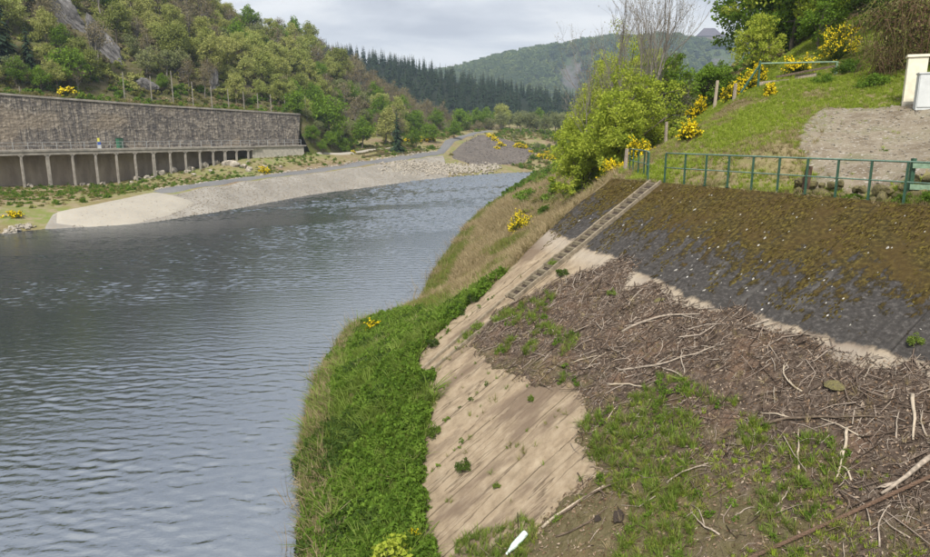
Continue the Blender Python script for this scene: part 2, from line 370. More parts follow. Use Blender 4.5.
def deb_h(a, t):                              # height of the debris heap above the slab
    a = np.asarray(a, float); t = np.asarray(t, float)
    d = polydist(a, t, DEB) + .5 * fbm(a * 1.6, t * .9, 5) + .16 * fbm(a * 6, t * 4, 9)
    return np.where(d > 0, .02 + .11 * smooth(0, .9, d) * (.75 + .9 * (fbm(a * 1.3, t * 1.3, 2) + .3)) + .05 * smooth(0, .3, d) * fbm(a * 7, t * 7, 3) * 2, -.06)

WATER = -7.5
SHORE_R = [(-2.6, 5), (-3.0, 10), (-3.43, 13.4), (-4.6, 18), (-5.5, 24.4), (-5.4, 31), (-2.5, 37), (-1.8, 47.2), (.5, 68.4), (4.8, 94.3), (9.8, 121.5), (17.6, 161.7), (21, 175)]
ctl = []
for i, (x, y) in enumerate(SHORE_R):
    ctl += [(x, y, WATER), (x - 3.5, y - .5, WATER - 1.4), (x - 9, y - 1, WATER - 2.2)]
for a in np.arange(-20, 1, 2.): ctl.append((*SP(a, toe(a), 0.)[:2], -SL * toe(a) + .02))
for t in (0, 1, 2, 3.2, 4.5, 6, 7.5): ctl.append((*SP(a_left(t) + .1, t)[:2], -SL * t - .06))
for a in np.arange(-20, 2.1, 1.5): ctl += [(*SP(a, -.15)[:2], -.03), (*SP(a, -.7)[:2], .03)]
ctl += [(6.75, 25.6, 0), (6.9, 27.1, 0), (6.9, 28.4, 0), (7, 29.9, 0), (7.3, 32, 0), (5.6, 27, -.8), (5.2, 29, -1.2), (3.6, 26, -2.0), (1.5, 25, -3.4), (-1, 23.5, -4.9),
        (9.9, 18.9, .75), (11.4, 17.1, .75), (13.6, 14.8, .75), (9.4, 18.4, .2), (11.0, 16.4, .15), (13, 14.0, .1),
        (13.4, 20, 1.19), (12.9, 22, 1.3), (16.3, 26, 2.6), (15.8, 27, 2.6), (14.9, 36, 3.9), (18.8, 36, 4.5), (14.05, 40, 2.93), (11, 38, .9), (9.2, 25, 1.06), (7.84, 24, .5), (8.4, 21, .6),
        (12.2, 27, 2.1), (14.8, 31, 3.08), (8.6, 33, .55), (12.3, 42, 1.35), (12.5, 37, 2.06), (9.4, 22, .95), (17, 22, 2.2), (18, 16, 2.0), (22, 26, 4.6), (24, 18, 4.5), (24, 34, 7), (22, 44, 7.5), (18, 46, 4.6),
        (3.7, 45, -4.9), (1.5, 40, -5.4), (4.5, 36, -3.6), (7.5, 40, -2.0), (9, 46, -2.2), (5, 60, -5.2), (10, 62, -2.8), (14, 52, .2), (18, 60, 2.2), (26, 60, 8), (12, 90, -4.2), (20, 90, .5), (34, 90, 9), (20, 122, -4), (32, 122, 3), (50, 125, 12),
        (26, 160, -4), (40, 165, 1), (60, 170, 8), (30, 190, -3), (34, 46, 14), (45, 60, 20), (40, 30, 14), (40, 10, 12), (60, 40, 26), (80, 80, 34), (100, 150, 36), (70, 120, 22), (24, 4, 2.5), (14, 3, .3)]
tpsR = TPS(ctl)
def hR0(x, y): return tpsR(x, y) + .10 * fbm(np.asarray(x) * .7, np.asarray(y) * .7, 4) + .10 * fbm(np.asarray(x) * .25, np.asarray(y) * .25, 6) * smooth(25, 45, np.asarray(y))
def hR(x, y):
    z = hR0(x, y); a, t = to_at(x, y); x_ = np.asarray(x); y_ = np.asarray(y)
    z = z + (.55 * fbm(x_ * .75, y_ * .75, 91, 3) + .05) * smooth(.1, .8, t - toe(a)) * smooth(37, 33, y_) * smooth(.5, 1.5, x_ - np.interp(y_, [q[1] for q in SHORE_R], [q[0] for q in SHORE_R]))
    z = np.where((t > -1.6) & (t <= .02) & (a < 2.2), np.minimum(z, .03 + .55 * np.maximum(-t - .35, 0)), z)
    ins = (t > -.02) & (t < toe(a) + .1) & (a < a_left(t) - .02) & (a > -21)
    return np.where(ins, np.minimum(z, -SL * t - .16), z)
xs = np.r_[np.arange(-16, 26, .4), np.arange(26, 130, 3.5)]; ys = np.r_[np.arange(2, 62, .4), np.arange(62, 215, 3.)]
rb = kind(heightfield('right_bank', xs, ys, hR, G['bank']), 'structure')

# ------------------------------------------------------------------ left valley side: wall line frame al (along) / s (back)
WO = np.array([-66.07, 98.29]); WA = np.array([.63975, .76858]); WB = np.array([-.76858, .63975])
def wl(al, s): return WO[0] + np.asarray(al) * WA[0] + np.asarray(s) * WB[0], WO[1] + np.asarray(al) * WA[1] + np.asarray(s) * WB[1]
def to_wl(x, y):
    dx = np.asarray(x) - WO[0]; dy = np.asarray(y) - WO[1]; return dx * WA[0] + dy * WA[1], dx * WB[0] + dy * WB[1]
WTX, WTZ = [-80, -6, 1, 11.4, 23.3, 37.2, 52.6], [11, 7.2, 6.88, 6.41, 5.92, 5.52, 5.04]
def hH(x, y):
    al, s = to_wl(x, y)
    zt = np.interp(al, WTX + [56, 60, 65, 82, 110, 230], WTZ + [4.6, 1.5, -1.4, -2.6, -3, -4]) + .1
    s0 = np.interp(al, [0, 70, 100, 130, 230], [5, 6, 14, 32, 40])
    pr = np.where(s < s0, .05 * s, .05 * s0 + .66 * (s - s0))
    Hm = np.interp(al, [-80, 0, 54, 73, 86, 92, 101, 116, 125, 132, 140, 162, 200, 240], [150, 95, 58, 46, 35.5, 31.5, 25, 16.5, 13.5, 10.5, 5.5, 1, -2, -4])
    k = 4.; z = -k * np.logaddexp(-(zt + pr) / k, -Hm / k)
    return z + smooth(6, 16, s) * (3.2 * fbm(x * .05, y * .05, 8) + 1.4 * fbm(x * .2, y * .2, 3))
als = np.r_[np.arange(-80, -10, 5), np.arange(-10, 90, 1.2), np.arange(90, 240, 2.5)]; ss = np.r_[np.arange(1.3, 8, 1.), np.arange(8, 60, 1.8), np.arange(60, 190, 6)]
A_, S_ = np.meshgrid(als, ss); X_, Y_ = wl(A_, S_)
HV = np.stack([X_, Y_, hH(X_, Y_)], -1); fr_ = HV[:1].copy(); out_ = np.where((als > 52.5) & (als < 62), 3., 0.)
fr_[0, :, 0] -= WB[0] * out_; fr_[0, :, 1] -= WB[1] * out_; fr_[0, :, 2] = np.where(als > 52.5, np.minimum(HV[0, :, 2], -3.6), HV[0, :, 2] - 2)
hillv = np.concatenate([fr_, HV], 0).reshape(-1, 3)
kind(put('wooded_hill', mesh('wooded_hill', hillv, grid(len(als), len(ss) + 1), G['forestfloor'], True)), 'structure')

SHORE_L = [(-50, 56), (-42.5, 61.6), (-40.5, 67.2), (-34, 67.7), (-30.4, 77.9), (-24.3, 100.3), (-12.2, 129), (-5.1, 140.3), (5.6, 153.9), (17.9, 163.7), (24, 172)]
ROAD_F = [(-39.5, 84.5, -5.6), (-38.1, 87.1, -5.5), (-35.7, 96.6, -5.4), (-33.1, 110.7, -5.4), (-28.9, 126, -5.3), (-17.24, 142, -3.9), (-6.9, 166, -3.1), (-5.2, 185, -.6), (2.4, 212, 1.4), (8, 226, 2.0)]
ROAD_N = [(-36.5, 81.0, -5.7), (-34.5, 82.0, -5.6), (-31.3, 90, -5.4), (-28.6, 101, -5.4), (-24.2, 117, -5.3), (-11.8, 141.5, -4.3), (-4.3, 165, -3.6), (-1.5, 186, -.9), (4.6, 211, 1.1), (10.5, 225, 1.8)]
ctl = []
def dense(P, step):
    P = np.array(P, float); d = np.r_[0, np.cumsum(np.linalg.norm(np.diff(P[:, :2], axis=0), axis=1))]; u = np.linspace(0, d[-1], int(d[-1] / step) + 1)
    return [tuple(float(np.interp(q, d, P[:, k])) for k in range(P.shape[1])) for q in u]
for x, y in dense(SHORE_L, 6.): ctl += [(x, y, WATER - .05), (x + 2.6, y - 2, WATER - 1.0), (x + 7, y - 5, WATER - 1.8)]
ctl += dense(ROAD_F, 8.) + dense(ROAD_N, 8.)
FEET = [(-12, -5.9), (-1.2, -6), (5.3, -6.2), (11.9, -6.4), (17.8, -6), (20.8, -5.5), (23.6, -5.1), (28.8, -4.7), (31.3, -4.15), (33.5, -3.7), (38.2, -3.1), (44, -2.9), (52, -2.6), (58, -2.8)]
for al, z in FEET:
    ctl.append((*wl(al, -2.2), z)); ctl.append((*wl(al, 4), z + .3))
ctl += [(-27, 138, -3.2), (-20, 150, -2.3), (-14, 160, -2.0), (-12, 180, 0), (-8, 200, 1.5), (-4, 230, 2.2), (4.4, 198, .3), (9, 190, -1.8), (9.5, 175, -5), (17, 180, -4.5), (20, 200, -3), (30, 210, -2), (16, 225, 1.5), (40, 230, 0),
        (-20, 240, 3), (0, 260, 3), (40, 260, 2), (80, 250, 4), (20, 300, 4), (-40, 300, 4), (80, 300, 6), (-60, 60, -5.5), (-80, 80, -5.5), (-100, 100, -5)]
tpsL = TPS(ctl)
def hL(x, y):
    z = tpsL(x, y); return z + .35 * smooth(-6.0, -4.8, z) * fbm(np.asarray(x) * .25, np.asarray(y) * .25, 2)
kind(heightfield('left_bank', np.arange(-110, 100, 1.3), np.arange(46, 330, 1.3), hL, G['leftbank'],
     keep=lambda X, Y: (to_wl(X, Y)[1] < 4.5) | (to_wl(X, Y)[0] > 50)), 'structure')

def strip(name, P0, P1, n, m, mat, off, plane=None):
    def rs(P):
        P = np.array(P, float)[:, :2]; d = np.r_[0, np.cumsum(np.linalg.norm(np.diff(P, axis=0), axis=1))]; u = np.linspace(0, d[-1], n)
        return np.stack([np.interp(u, d, P[:, 0]), np.interp(u, d, P[:, 1])], -1)
    A, B = rs(P0), rs(P1); w = np.linspace(0, 1, m)[:, None, None]; V = A[None] * (1 - w) + B[None] * w
    z = hL(V[..., 0], V[..., 1]) + off
    if plane is not None:                   # an evenly graded bank from the road edge down to the water
        zt = hL(A[:, 0], A[:, 1]) + .12; ww = w[:, :, 0]; z = np.maximum(zt[None] * (1 - ww) + plane * ww, z)
    z[0] -= .35; z[-1] -= .35; z[:, 0] -= .6; z[:, -1] -= .6; z[:, 1] -= .2; z[:, -2] -= .2
    return put(name, mesh(name, np.concatenate([V, z[..., None]], -1).reshape(-1, 3), grid(n, m), mat, True))
emb = kind(strip('gravel_embankment', [(-42.6, 68.6), (-40.8, 72.5), (-38.9, 77), (-37.2, 81.8)] + [(n_[0] * .72 + f_[0] * .28 + .05, n_[1] * .72 + f_[1] * .28) for n_, f_ in list(zip(ROAD_N, ROAD_F))[1:7]], [(-41.6, 65.3), (-38, 65), (-33.4, 65.4), (-30.2, 71)] + [(x + 2.5, y - 1.9) for x, y in SHORE_L[4:8]], 150, 14, G['gravel'], .10, WATER - .8), 'structure')
kind(strip('boat_ramp', [(-42.2, 69.3), (-40.9, 73), (-39.2, 78), (-37.9, 83)], [(-41.2, 66.6), (-37.5, 66.6), (-33.8, 67), (-31.8, 74), (-31.6, 82)], 40, 12, G['ramp'], .17), 'structure')
kind(strip('road', [(p[0] - .2, p[1]) for p in ROAD_F], [(n_[0] * .72 + f_[0] * .28, n_[1] * .72 + f_[1] * .28) for n_, f_ in zip(ROAD_N, ROAD_F)], 150, 8, G['asphalt'], .22), 'structure')
kind(strip('footpath', [(-31, 139.6), (-26, 143.5), (-19, 153.6), (-14, 164)], [(-30.3, 138.4), (-25.3, 142), (-18, 152), (-13, 163)], 40, 4, G['ramp'], .3), 'structure')
kind(strip('scree_mound', [(5.2, 210), (2, 196), (-.5, 187), (-3.3, 170), (-3.0, 160)], [(19, 198), (18, 184), (15, 172), (8, 164), (2, 157)], 60, 14, G['mound'], .28), 'structure')

# ------------------------------------------------------------------ water, valley floor, far ground
m, nt, out = new_mat('river_water'); v = pos(nt)
w2 = noise(nt, mapv(nt, v, (1., 1.6, 1), rot=(0, 0, -.2)), 4.2, 3, .55)
principled(nt, out, (.020, .027, .038), .05, .5, bump(nt, w2, .014), IOR=5.2, **{'Specular Tint': (.92, .96, 1.)}); G['water'] = m
wx = np.arange(-64, 24, .15); wy = np.concatenate([np.arange(7, 42, .065), np.arange(42, 90, .13), np.arange(90, 175, .21)])
def wave(X, Y):
    r = np.random.default_rng(5); z = 0 * X; Xw = X + .9 * fbm(X * .45, Y * .45, 3); Yw = Y + .9 * fbm(X * .45, Y * .45, 8)
    for k in range(18):
        lam = r.uniform(.20, .55) * (1 + (k > 15) * .7); th = r.normal(1.3, .55); ph = r.uniform(0, 6.28); z = z + .0092 * lam * np.sin((Xw * math.cos(th) + Yw * math.sin(th)) * 6.2832 / lam + ph)
    zf = 0 * X
    for k in range(10):
        lam = r.uniform(.6, 1.25); th = r.normal(1.3, .6); ph = r.uniform(0, 6.28); zf = zf + .0105 * lam * np.sin((Xw * math.cos(th) + Yw * math.sin(th)) * 6.2832 / lam + ph)
    z = z + zf * smooth(50, 125, Y)
    c, s_ = math.cos(.45), math.sin(.45); patch = fbm((X * c + Y * s_) * .035, (-X * s_ + Y * c) * .11, 17) + .25 * fbm(X * .5, Y * .9, 19)
    return WATER + z * (.30 + .95 * smooth(-.16, .14, patch)) * (.7 + .9 * smooth(35, 110, Y)) * (.25 + 1.1 * (fbm(X * .7, Y * .9, 23) + .5))
def inriver(X, Y):
    xr = np.interp(Y, [q[1] for q in SHORE_R], [q[0] for q in SHORE_R]) + 3; xl = np.interp(Y, [0, 40] + [q[1] for q in SHORE_L[1:]], [-64, -64] + [q[0] for q in SHORE_L[1:]]) - 3.5
    return (X < xr) & (X > np.where(Y < 67.7, -64, xl))
kind(heightfield('water', wx, wy, wave, G['water'], keep=inriver), 'structure')
g = np.linspace(-1, 1, 41); g = np.sign(g) * np.abs(g) ** 2 * 3500
kind(heightfield('ground', g, g + 200, lambda X, Y: -12 + 0 * X, G['forestfloor']), 'structure')

CONX, CONZ = [-160, -62, -30, 10, 40, 66, 107, 170, 260], [62, 45, 39, 30, 24, 19, 15, 14, 20]
def hC(x, y):
    r = np.interp(x, CONX, CONZ); w = smooth(300, 470, y); return -6 + (r + 6) * w - smooth(490, 640, y) * (r + 10) + 2.5 * fbm(x * .03, y * .03, 5)
kind(heightfield('conifer_hill', np.arange(-200, 280, 8.), np.arange(290, 660, 8.), hC, G['needlefloor']), 'structure')
FHX, FHZ = [-500, -100, 0, 62, 132, 194, 256, 326, 397, 450, 560, 800], [30, 84, 100, 118, 131, 138, 142, 147, 141, 146, 150, 150]
def hF(x, y):
    r = np.interp(x, FHX, FHZ); w = smooth(820, 1190, y)
    cl = np.exp(-((x - 165) / 30) ** 2) + .8 * np.exp(-((x - 405) / 50) ** 2)
    w2 = smooth(1075, 1165, y)
    w = w * (1 - .6 * np.clip(cl, 0, 1)) + w2 * .6 * np.clip(cl, 0, 1)
    return -10 + (r + 10) * w + 14 * fbm(x * .013, y * .013, 3) * w - smooth(1230, 1700, y) * r * .8
kind(heightfield('distant_hill', np.arange(-520, 820, 11.), np.arange(780, 1760, 11.), hF, G['farhill']), 'structure')

# ------------------------------------------------------------------ concrete slope
m, nt, out = new_mat('stained_concrete'); v = coord(nt); sx = N(nt, 'ShaderNodeSeparateXYZ', {0: v}); A_s, Q_s = sx.outputs[0], sx.outputs[1]
stv = mapv(nt, v, (1.6, .42, 1)); n_big = noise(nt, v, .55, 4, .55); n_str = noise(nt, stv, 1.6, 7, .62); n_fine = noise(nt, v, 9, 9, .7); n_mid = noise(nt, mapv(nt, v, (1.3, .8, 1)), 3.2, 8, .65)
# water-level stain: everything above q = 4.55 (a little higher towards the stair) has weathered dark
lvl = M(nt, 'ADD', Q_s, M(nt, 'MULTIPLY', M(nt, 'SUBTRACT', n_big, .5), 1.1))
lvl = M(nt, 'ADD', lvl, M(nt, 'MULTIPLY', M(nt, 'MAXIMUM', A_s, -6.), .19))
lvf = M(nt, 'ADD', M(nt, 'MULTIPLY', lvl, .1), M(nt, 'MULTIPLY', M(nt, 'SUBTRACT', n_mid, .5), .05))
stain = ramp(nt, lvf, [(.360, 1.), (.372, 0.)])
sand = ramp(nt, n_mid, [(.28, (.19, .145, .10)), (.48, (.275, .215, .148)), (.7, (.35, .285, .205))])
sand = mixc(nt, ramp(nt, n_str, [(.56, 0.), (.68, .6)]), sand, (.16, .125, .088))
jt = M(nt, 'ABSOLUTE', M(nt, 'SUBTRACT', M(nt, 'FRACT', M(nt, 'ADD', M(nt, 'MULTIPLY', A_s, .83), M(nt, 'MULTIPLY', M(nt, 'SUBTRACT', noise(nt, v, .7, 3), .5), .06))), .5))
sand = mixc(nt, ramp(nt, jt, [(.006, .8), (.018, 0.)]), sand, (.055, .042, .028))
crk_ = M(nt, 'ABSOLUTE', M(nt, 'SUBTRACT', noise(nt, mapv(nt, v, (1.5, .16, 1), loc=(4, 1, 0)), .9, 5, .5), .5))
sand = mixc(nt, ramp(nt, crk_, [(.002, .8), (.006, 0.)]), sand, (.07, .05, .035))
sand = mixc(nt, ramp(nt, noise(nt, mapv(nt, v, (1.1, .30, 1), loc=(9, 3, 0)), .8, 7, .6), [(.52, 0.), (.60, .85)]), sand, (.15, .11, .08))
sand = mixc(nt, ramp(nt, n_fine, [(.62, 0.), (.72, .6)]), sand, (.16, .13, .10))
rimm = ramp(nt, M(nt, 'MULTIPLY', lvl, .1), [(.355, 0.), (.385, 1.), (.41, 1.), (.47, 0.)])
sand = mixc(nt, M(nt, 'MULTIPLY', rimm, .55), sand, (.36, .32, .27))
darkc = ramp(nt, n_fine, [(.3, (.030, .028, .026)), (.54, (.058, .053, .050)), (.72, (.15, .14, .13))])
darkc = mixc(nt, ramp(nt, noise(nt, stv, 1.1, 6, .6, .3), [(.58, 0.), (.72, .7)]), darkc, (.13, .122, .112))
mossn = M(nt, 'ADD', M(nt, 'MULTIPLY', n_mid, .55), M(nt, 'MULTIPLY', noise(nt, stv, 2.3, 8, .68), .45))
mossl = M(nt, 'SUBTRACT', M(nt, 'ADD', M(nt, 'MULTIPLY', mossn, 1.0), .222), M(nt, 'MULTIPLY', lvl, .078))
moss = ramp(nt, mossl, [(.545, 0.), (.585, 1.)])
mossc = ramp(nt, n_fine, [(.3, (.020, .016, .008)), (.48, (.048, .037, .013)), (.60, (.108, .083, .024)), (.74, (.21, .18, .048))])
mossc = mixc(nt, ramp(nt, noise(nt, v, .9, 4), [(.42, 0.), (.62, .7)]), mossc, (.070, .046, .017))
jt2 = M(nt, 'ABSOLUTE', M(nt, 'SUBTRACT', M(nt, 'FRACT', M(nt, 'ADD', M(nt, 'MULTIPLY', A_s, .345), .22)), .5))
c = mixc(nt, stain, sand, darkc); c = mixc(nt, M(nt, 'MULTIPLY', moss, stain), c, mossc)
lich = N(nt, 'ShaderNodeTexVoronoi', {'Vector': mapv(nt, v, (1.3, .8, 1)), 'Scale': 3.2}); ld = M(nt, 'ADD', lich.outputs['Distance'], M(nt, 'MULTIPLY', n_fine, .12))
c = mixc(nt, M(nt, 'MULTIPLY', ramp(nt, ld, [(.13, .9), (.17, 0.)]), M(nt, 'MULTIPLY', stain, ramp(nt, N(nt, 'ShaderNodeSeparateColor', {0: lich.outputs['Color']}).outputs[0], [(.6, 0.), (.66, 1.)]))), c, (.55, .53, .50))
c = mixc(nt, M(nt, 'MULTIPLY', ramp(nt, jt2, [(.003, .6), (.008, 0.)]), stain), c, (.018, .016, .014))
hh = M(nt, 'ADD', n_fine, M(nt, 'MULTIPLY', M(nt, 'MULTIPLY', moss, stain), n_mid))
principled(nt, out, c, .95, .12, bump(nt, hh, .035)); G['slab'] = m

na, nq = 400, 260
aa = np.linspace(0, 1, na); qq = np.linspace(0, 15.2, nq); U_, Q_ = np.meshgrid(aa, qq); T_ = Q_ / KQ
Lf = a_left(T_) + .16 * fbm(T_ * 1.3, T_ * 0, 3) * (1 + smooth(5, 7, T_) * 2)
AA = -21 + (Lf + 21) * U_
up = 1 - smooth(3.6, 4.2, Q_ + .085 * AA + 1.0 * fbm(AA * .5, Q_ * .5, 1))
H_ = .012 * fbm(AA * 1.2, Q_ * .5, 3) + .018 * up * np.maximum(fbm(AA * 5, Q_ * 2.6, 7, 5), -.05) + .005 * up * fbm(AA * 16, Q_ * 9, 4)
led = np.floor((fbm(AA * .55 + 3, Q_ * .09, 31) + .12 * fbm(AA * 3, Q_ * .8, 4)) * 5) * .010 * (1 - up) * smooth(5.5, 7, Q_); H_ += led
H_ -= 1.5 * smooth(.15, .9, T_ - toe(AA))
crk = (1 - up) * (np.abs(fbm(AA * .9, Q_ * .16, 21)) < .012) * .03; H_ -= crk
V = np.stack([AA, Q_, H_], -1)
V[0, :, 2] = .02
# skirts: crest edge and left edge turn down into the earth
back = V[:1].copy(); back[..., 1] -= .12; back[..., 2] = -.25
V = np.concatenate([back, V], 0); side = V[:, -1:].copy(); side[..., 0] += .03; side[..., 2] -= .45; V = np.concatenate([V, side], 1)
slab = put('concrete_slope', mesh('concrete_slope', V.reshape(-1, 3), grid(na + 1, nq + 1), G['slab'], True), mw=SM)
tag(slab, 'sloping concrete bank facing, dark and mossy above, sandy bare below, under the green railing', 'embankment')

# debris heap lying on it
m, nt, out = new_mat('debris_soil'); v = coord(nt); f1 = noise(nt, mapv(nt, v, (1.5, .7, 1)), 7, 9, .72); f2 = noise(nt, v, 1.0, 4); f3 = noise(nt, v, 26, 6, .7)
c = ramp(nt, f1, [(.3, (.032, .024, .019)), (.48, (.085, .063, .049)), (.60, (.15, .115, .09)), (.75, (.28, .23, .18))])
c = mixc(nt, ramp(nt, f3, [(.6, 0.), (.68, .7)]), c, (.33, .27, .21))
c = mixc(nt, ramp(nt, f2, [(.52, 0.), (.66, .45)]), c, (.22, .135, .09))
sd_ = N(nt, 'ShaderNodeSeparateXYZ', {0: v}); low_ = ramp(nt, M(nt, 'ADD', M(nt, 'MULTIPLY', sd_.outputs[1], .1), M(nt, 'MULTIPLY', M(nt, 'SUBTRACT', noise(nt, v, 1.7, 6, .65), .5), .9)), [(.82, 0.), (.98, .5)])
c = mixc(nt, low_, c, mixc(nt, f3, (.11, .10, .04), (.20, .18, .075)))
principled(nt, out, c, 1, .1, bump(nt, M(nt, 'ADD', f1, M(nt, 'MULTIPLY', f3, .5)), .06)); G['debris'] = m
da = np.arange(-20, .2, .06); dq = np.arange(3.0 * KQ, 14.2 * KQ, .06); DA, DQ = np.meshgrid(da, dq); DT = DQ / KQ; DH = deb_h(DA, DT)
fz = grid(len(da), len(dq)); kp = (DH > -.03).ravel(); fz = fz[kp[fz].any(1)]
kind(put('debris_heap', mesh('debris_heap', np.stack([DA, DQ, DH], -1).reshape(-1, 3), fz, G['debris'], True), mw=SM), 'stuff', 'brown heap of washed-up twigs, litter and silt on the concrete slope')

mb = [rockmesh(90 + i, m_, (1, 1.4, .5), 2, .8, 2.5) for i, m_ in enumerate((leafmat('moss_cushion', [(.03, .022, .009), (.046, .035, .012), (.08, .062, .018), (.13, .105, .028)], .0, .9),) * 3)]
n = 14000; a = rng.uniform(-15, 1.95, n); q = rng.uniform(.0, 1, n) ** 1.3 * 4.4; pm_ = fbm(a * 2.6, q * 1.2, 17, 5) + .12 - .055 * q - .03 * rng.uniform(0, 1, n); k = (pm_ > -.0) & (a < a_left(q / KQ) - .05) & ~((a < .09) & (a > -.58)); a, q = a[k], q[k]
def slab_rot(n, sp=.15):
    b = SM.to_3x3(); out_ = []
    for th in rng.normal(0, sp, n): out_.append(tuple((b @ Matrix.Rotation(th, 3, 'Z')).to_euler()))
    return np.array(out_)
scatter('moss_cushions', SP(a, q / KQ, .005 * np.ones(len(a))), mb, np.c_[rng.uniform(.010, .032, len(a)), rng.uniform(.016, .06, len(a)), rng.uniform(.006, .016, len(a))], rot=slab_rot(len(a)), label='olive brown moss cushions on the upper concrete slope')
n = 100; a = rng.uniform(-14, 1.8, n); q = rng.uniform(.3, 4.6, n); k = (a < a_left(q / KQ) - .05) & ~((a < .12) & (a > -.6)); a, q = a[k], q[k]
scatter('pale_flakes', SP(a, q / KQ, .012 * np.ones(len(a))), [rockmesh(95, simple('pale_flake', (.29, .275, .245), .9, .2, 9), (.6, 1.3, .25), 1, .4)], rng.uniform(.012, .036, len(a)) * rng.choice([1, 1, 1.8], len(a)), rot=slab_rot(len(a), .3), label='pale flakes of lime and stone on the dark concrete')

# stair cut into the slope
stair = thing('concrete_stair', 'narrow concrete stair with raised kerbs running down the mossy slope', 'stair', mw=SM)
nst = 21; riser = 5.9 * KQ / nst
Rx = Matrix.Rotation(0, 3, 'X')
ang = math.atan(SL)
RS = np.array([[1, 0, 0], [0, math.cos(ang), -math.sin(ang)], [0, math.sin(ang), math.cos(ang)]])      # tread level in the slope's frame
put('shade_bed', Geo().box((-.245, 3.4, -.012), (.43, 6.8, .05)).mesh('shade_bed', G['soil']), stair)  # dark plate added between the kerbs: painted riser shade along with dirt
G['tread'] = simple('mossy_tread', (.15, .125, .075), .95, .5, 7, .01, detail=8, c2=(.24, .20, .14))
stepm = Geo().box((0, 0, 0), (.41, riser * .60, .10), RS).mesh('step', G['tread'])
for i in range(nst):
    o = put('step', stepm, stair); o.location = (-.245 + random.uniform(-.01, .01), .18 + i * riser + random.uniform(-.02, .02), .018 + random.uniform(-.015, .012)); o.rotation_euler = (random.uniform(-.06, .06), random.uniform(-.03, .03), random.uniform(-.04, .04))
for a0 in (0., -.49):
    g_ = Geo()
    for i in range(12):
        q0, q1 = i * .57, (i + 1) * .57 - .006
        g_.box((a0 + random.uniform(-.008, .008), (q0 + q1) / 2, .035 + random.uniform(-.012, .012)), (.062, q1 - q0, .15))
    put('kerb', g_.mesh('kerb', G['stair']), stair)
g_ = Geo().bar((.0, 6.9, .02), (-.25, 10.4, .03), .07, .09); put('kerb', g_.mesh('lower_kerb', G['stair']), stair)
g_ = Geo().bar((-.5, 6.9, .0), (-.62, 10.4, .02), .07, .08); put('kerb', g_.mesh('lower_kerb', G['stair']), stair)

# green railing along the crest
railp = [SP(-.60 - .87 * i, -.03)[:2] for i in range(14)]
railf = [SP(.22, -.06)[:2], np.array([6.75, 25.5]), np.array([6.92, 26.6]), np.array([6.95, 27.6]), np.array([6.98, 28.6]), np.array([7.1, 29.7])]
def railing(pts, label):
    z0 = [float(hR(np.array([p[0]]), np.array([p[1]]))[0]) for p in pts]
    t = thing('green_railing', label, 'railing', (*pts[0], 0))
    L = lambda i, z: (pts[i][0] - pts[0][0], pts[i][1] - pts[0][1], z)
    for i in range(len(pts)):
        j = min(i, len(pts) - 2); d = np.array(pts[j + 1]) - np.array(pts[j]); th = math.atan2(d[1], d[0])
        R = [[math.cos(th), -math.sin(th), 0], [math.sin(th), math.cos(th), 0], [0, 0, 1]]
        zb = z0[i] - .15
        g_ = Geo().box(L(i, (zb + .985) / 2), (.045, .05, .985 - zb), R).box(L(i, z0[i] + .012), (.12, .12, .015), R)
        put('post', g_.mesh('post', G['railgreen']), t)
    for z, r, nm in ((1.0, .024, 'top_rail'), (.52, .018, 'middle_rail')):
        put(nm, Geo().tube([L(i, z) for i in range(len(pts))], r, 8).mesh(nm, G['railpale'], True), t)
    return t
railing(railp, 'long green metal railing along the crest to the right of the stair')
railing(railf, 'short curved green railing running back from the stair top')
# two pale boards behind it at the right
pb = thing('board_barrier', 'faded pale green barrier of two boards behind the railing at the right edge', 'barrier', (0, 0, 0))
p0 = np.array([11.0, 16.9]); p1 = np.array([13.6, 15.2])
for k in (0, 1):
    p = p0 + (p1 - p0) * k; g_ = Geo().box((p[0], p[1], .42), (.09, .09, 1.3)); put('post', g_.mesh('post', G['railgreen']), pb)
for z in (.90, .38):
    put('board', Geo().bar((*(p0 + [-.06, -.08]), z), (*(p1 + [-.06, -.08]), z + .02), .03, .13).mesh('board', G['palegreen']), pb)

# ------------------------------------------------------------------ retaining wall and gallery on the far side
def WLM(): return Matrix(((WA[0], WB[0], 0, WO[0]), (WA[1], WB[1], 0, WO[1]), (0, 0, 1, 0), (0, 0, 0, 1)))
wall = thing('stone_retaining_wall', 'long dark rubble stone retaining wall below the wooded hillside', 'wall', mw=WLM())
wa = np.arange(-26, 52.8, .3); wz = np.linspace(0, 1, 28); Wa, Wz = np.meshgrid(wa, wz); top = np.interp(Wa, WTX, WTZ); Zz = -1.1 + (top + 1.1) * Wz
endl = smooth(50, 53, Wa)
Wd = .55 * Wz + .10 * fbm(Wa * 1.8, Zz * 2.2, 5) + .16 * fbm(Wa * .4, Zz * .15, 8)
put('wall_face', mesh('wall_face', np.stack([Wa - 1.2 * endl * (1 - Wz), Wd, Zz], -1).reshape(-1, 3), grid(len(wa), 28), G['wall']), wall)
put('wall_end', mesh('wall_end', [(52.6, .6, 5.0), (52.6, 3, 5.0), (51.3, 3, -4), (51.3, 0, -4)], [[0, 1, 2, 3]], G['wall']), wall)
copm = []
for i, x0 in enumerate(np.arange(-26, 52.4, 2.4)):
    x1 = min(x0 + 2.37, 52.7); g_ = Geo().bar((x0, .72, np.interp(x0, WTX, WTZ) + .1), (x1, .72, np.interp(x1, WTX, WTZ) + .1), .62, .28)
    put('coping_stone', g_.mesh('coping_stone', G['concrete']), wall)
gal = thing('concrete_gallery', 'concrete walkway gallery on slender columns at the foot of the stone wall', 'gallery', mw=WLM())
put('deck', Geo().box((10, -1.25, -.95), (62, 2.9, .28)).mesh('deck', G['concrete']), gal)
put('edge_beam', Geo().box((6.5, -2.45, -1.33), (66, .32, .46)).mesh('edge_beam', G['concrete']), gal)
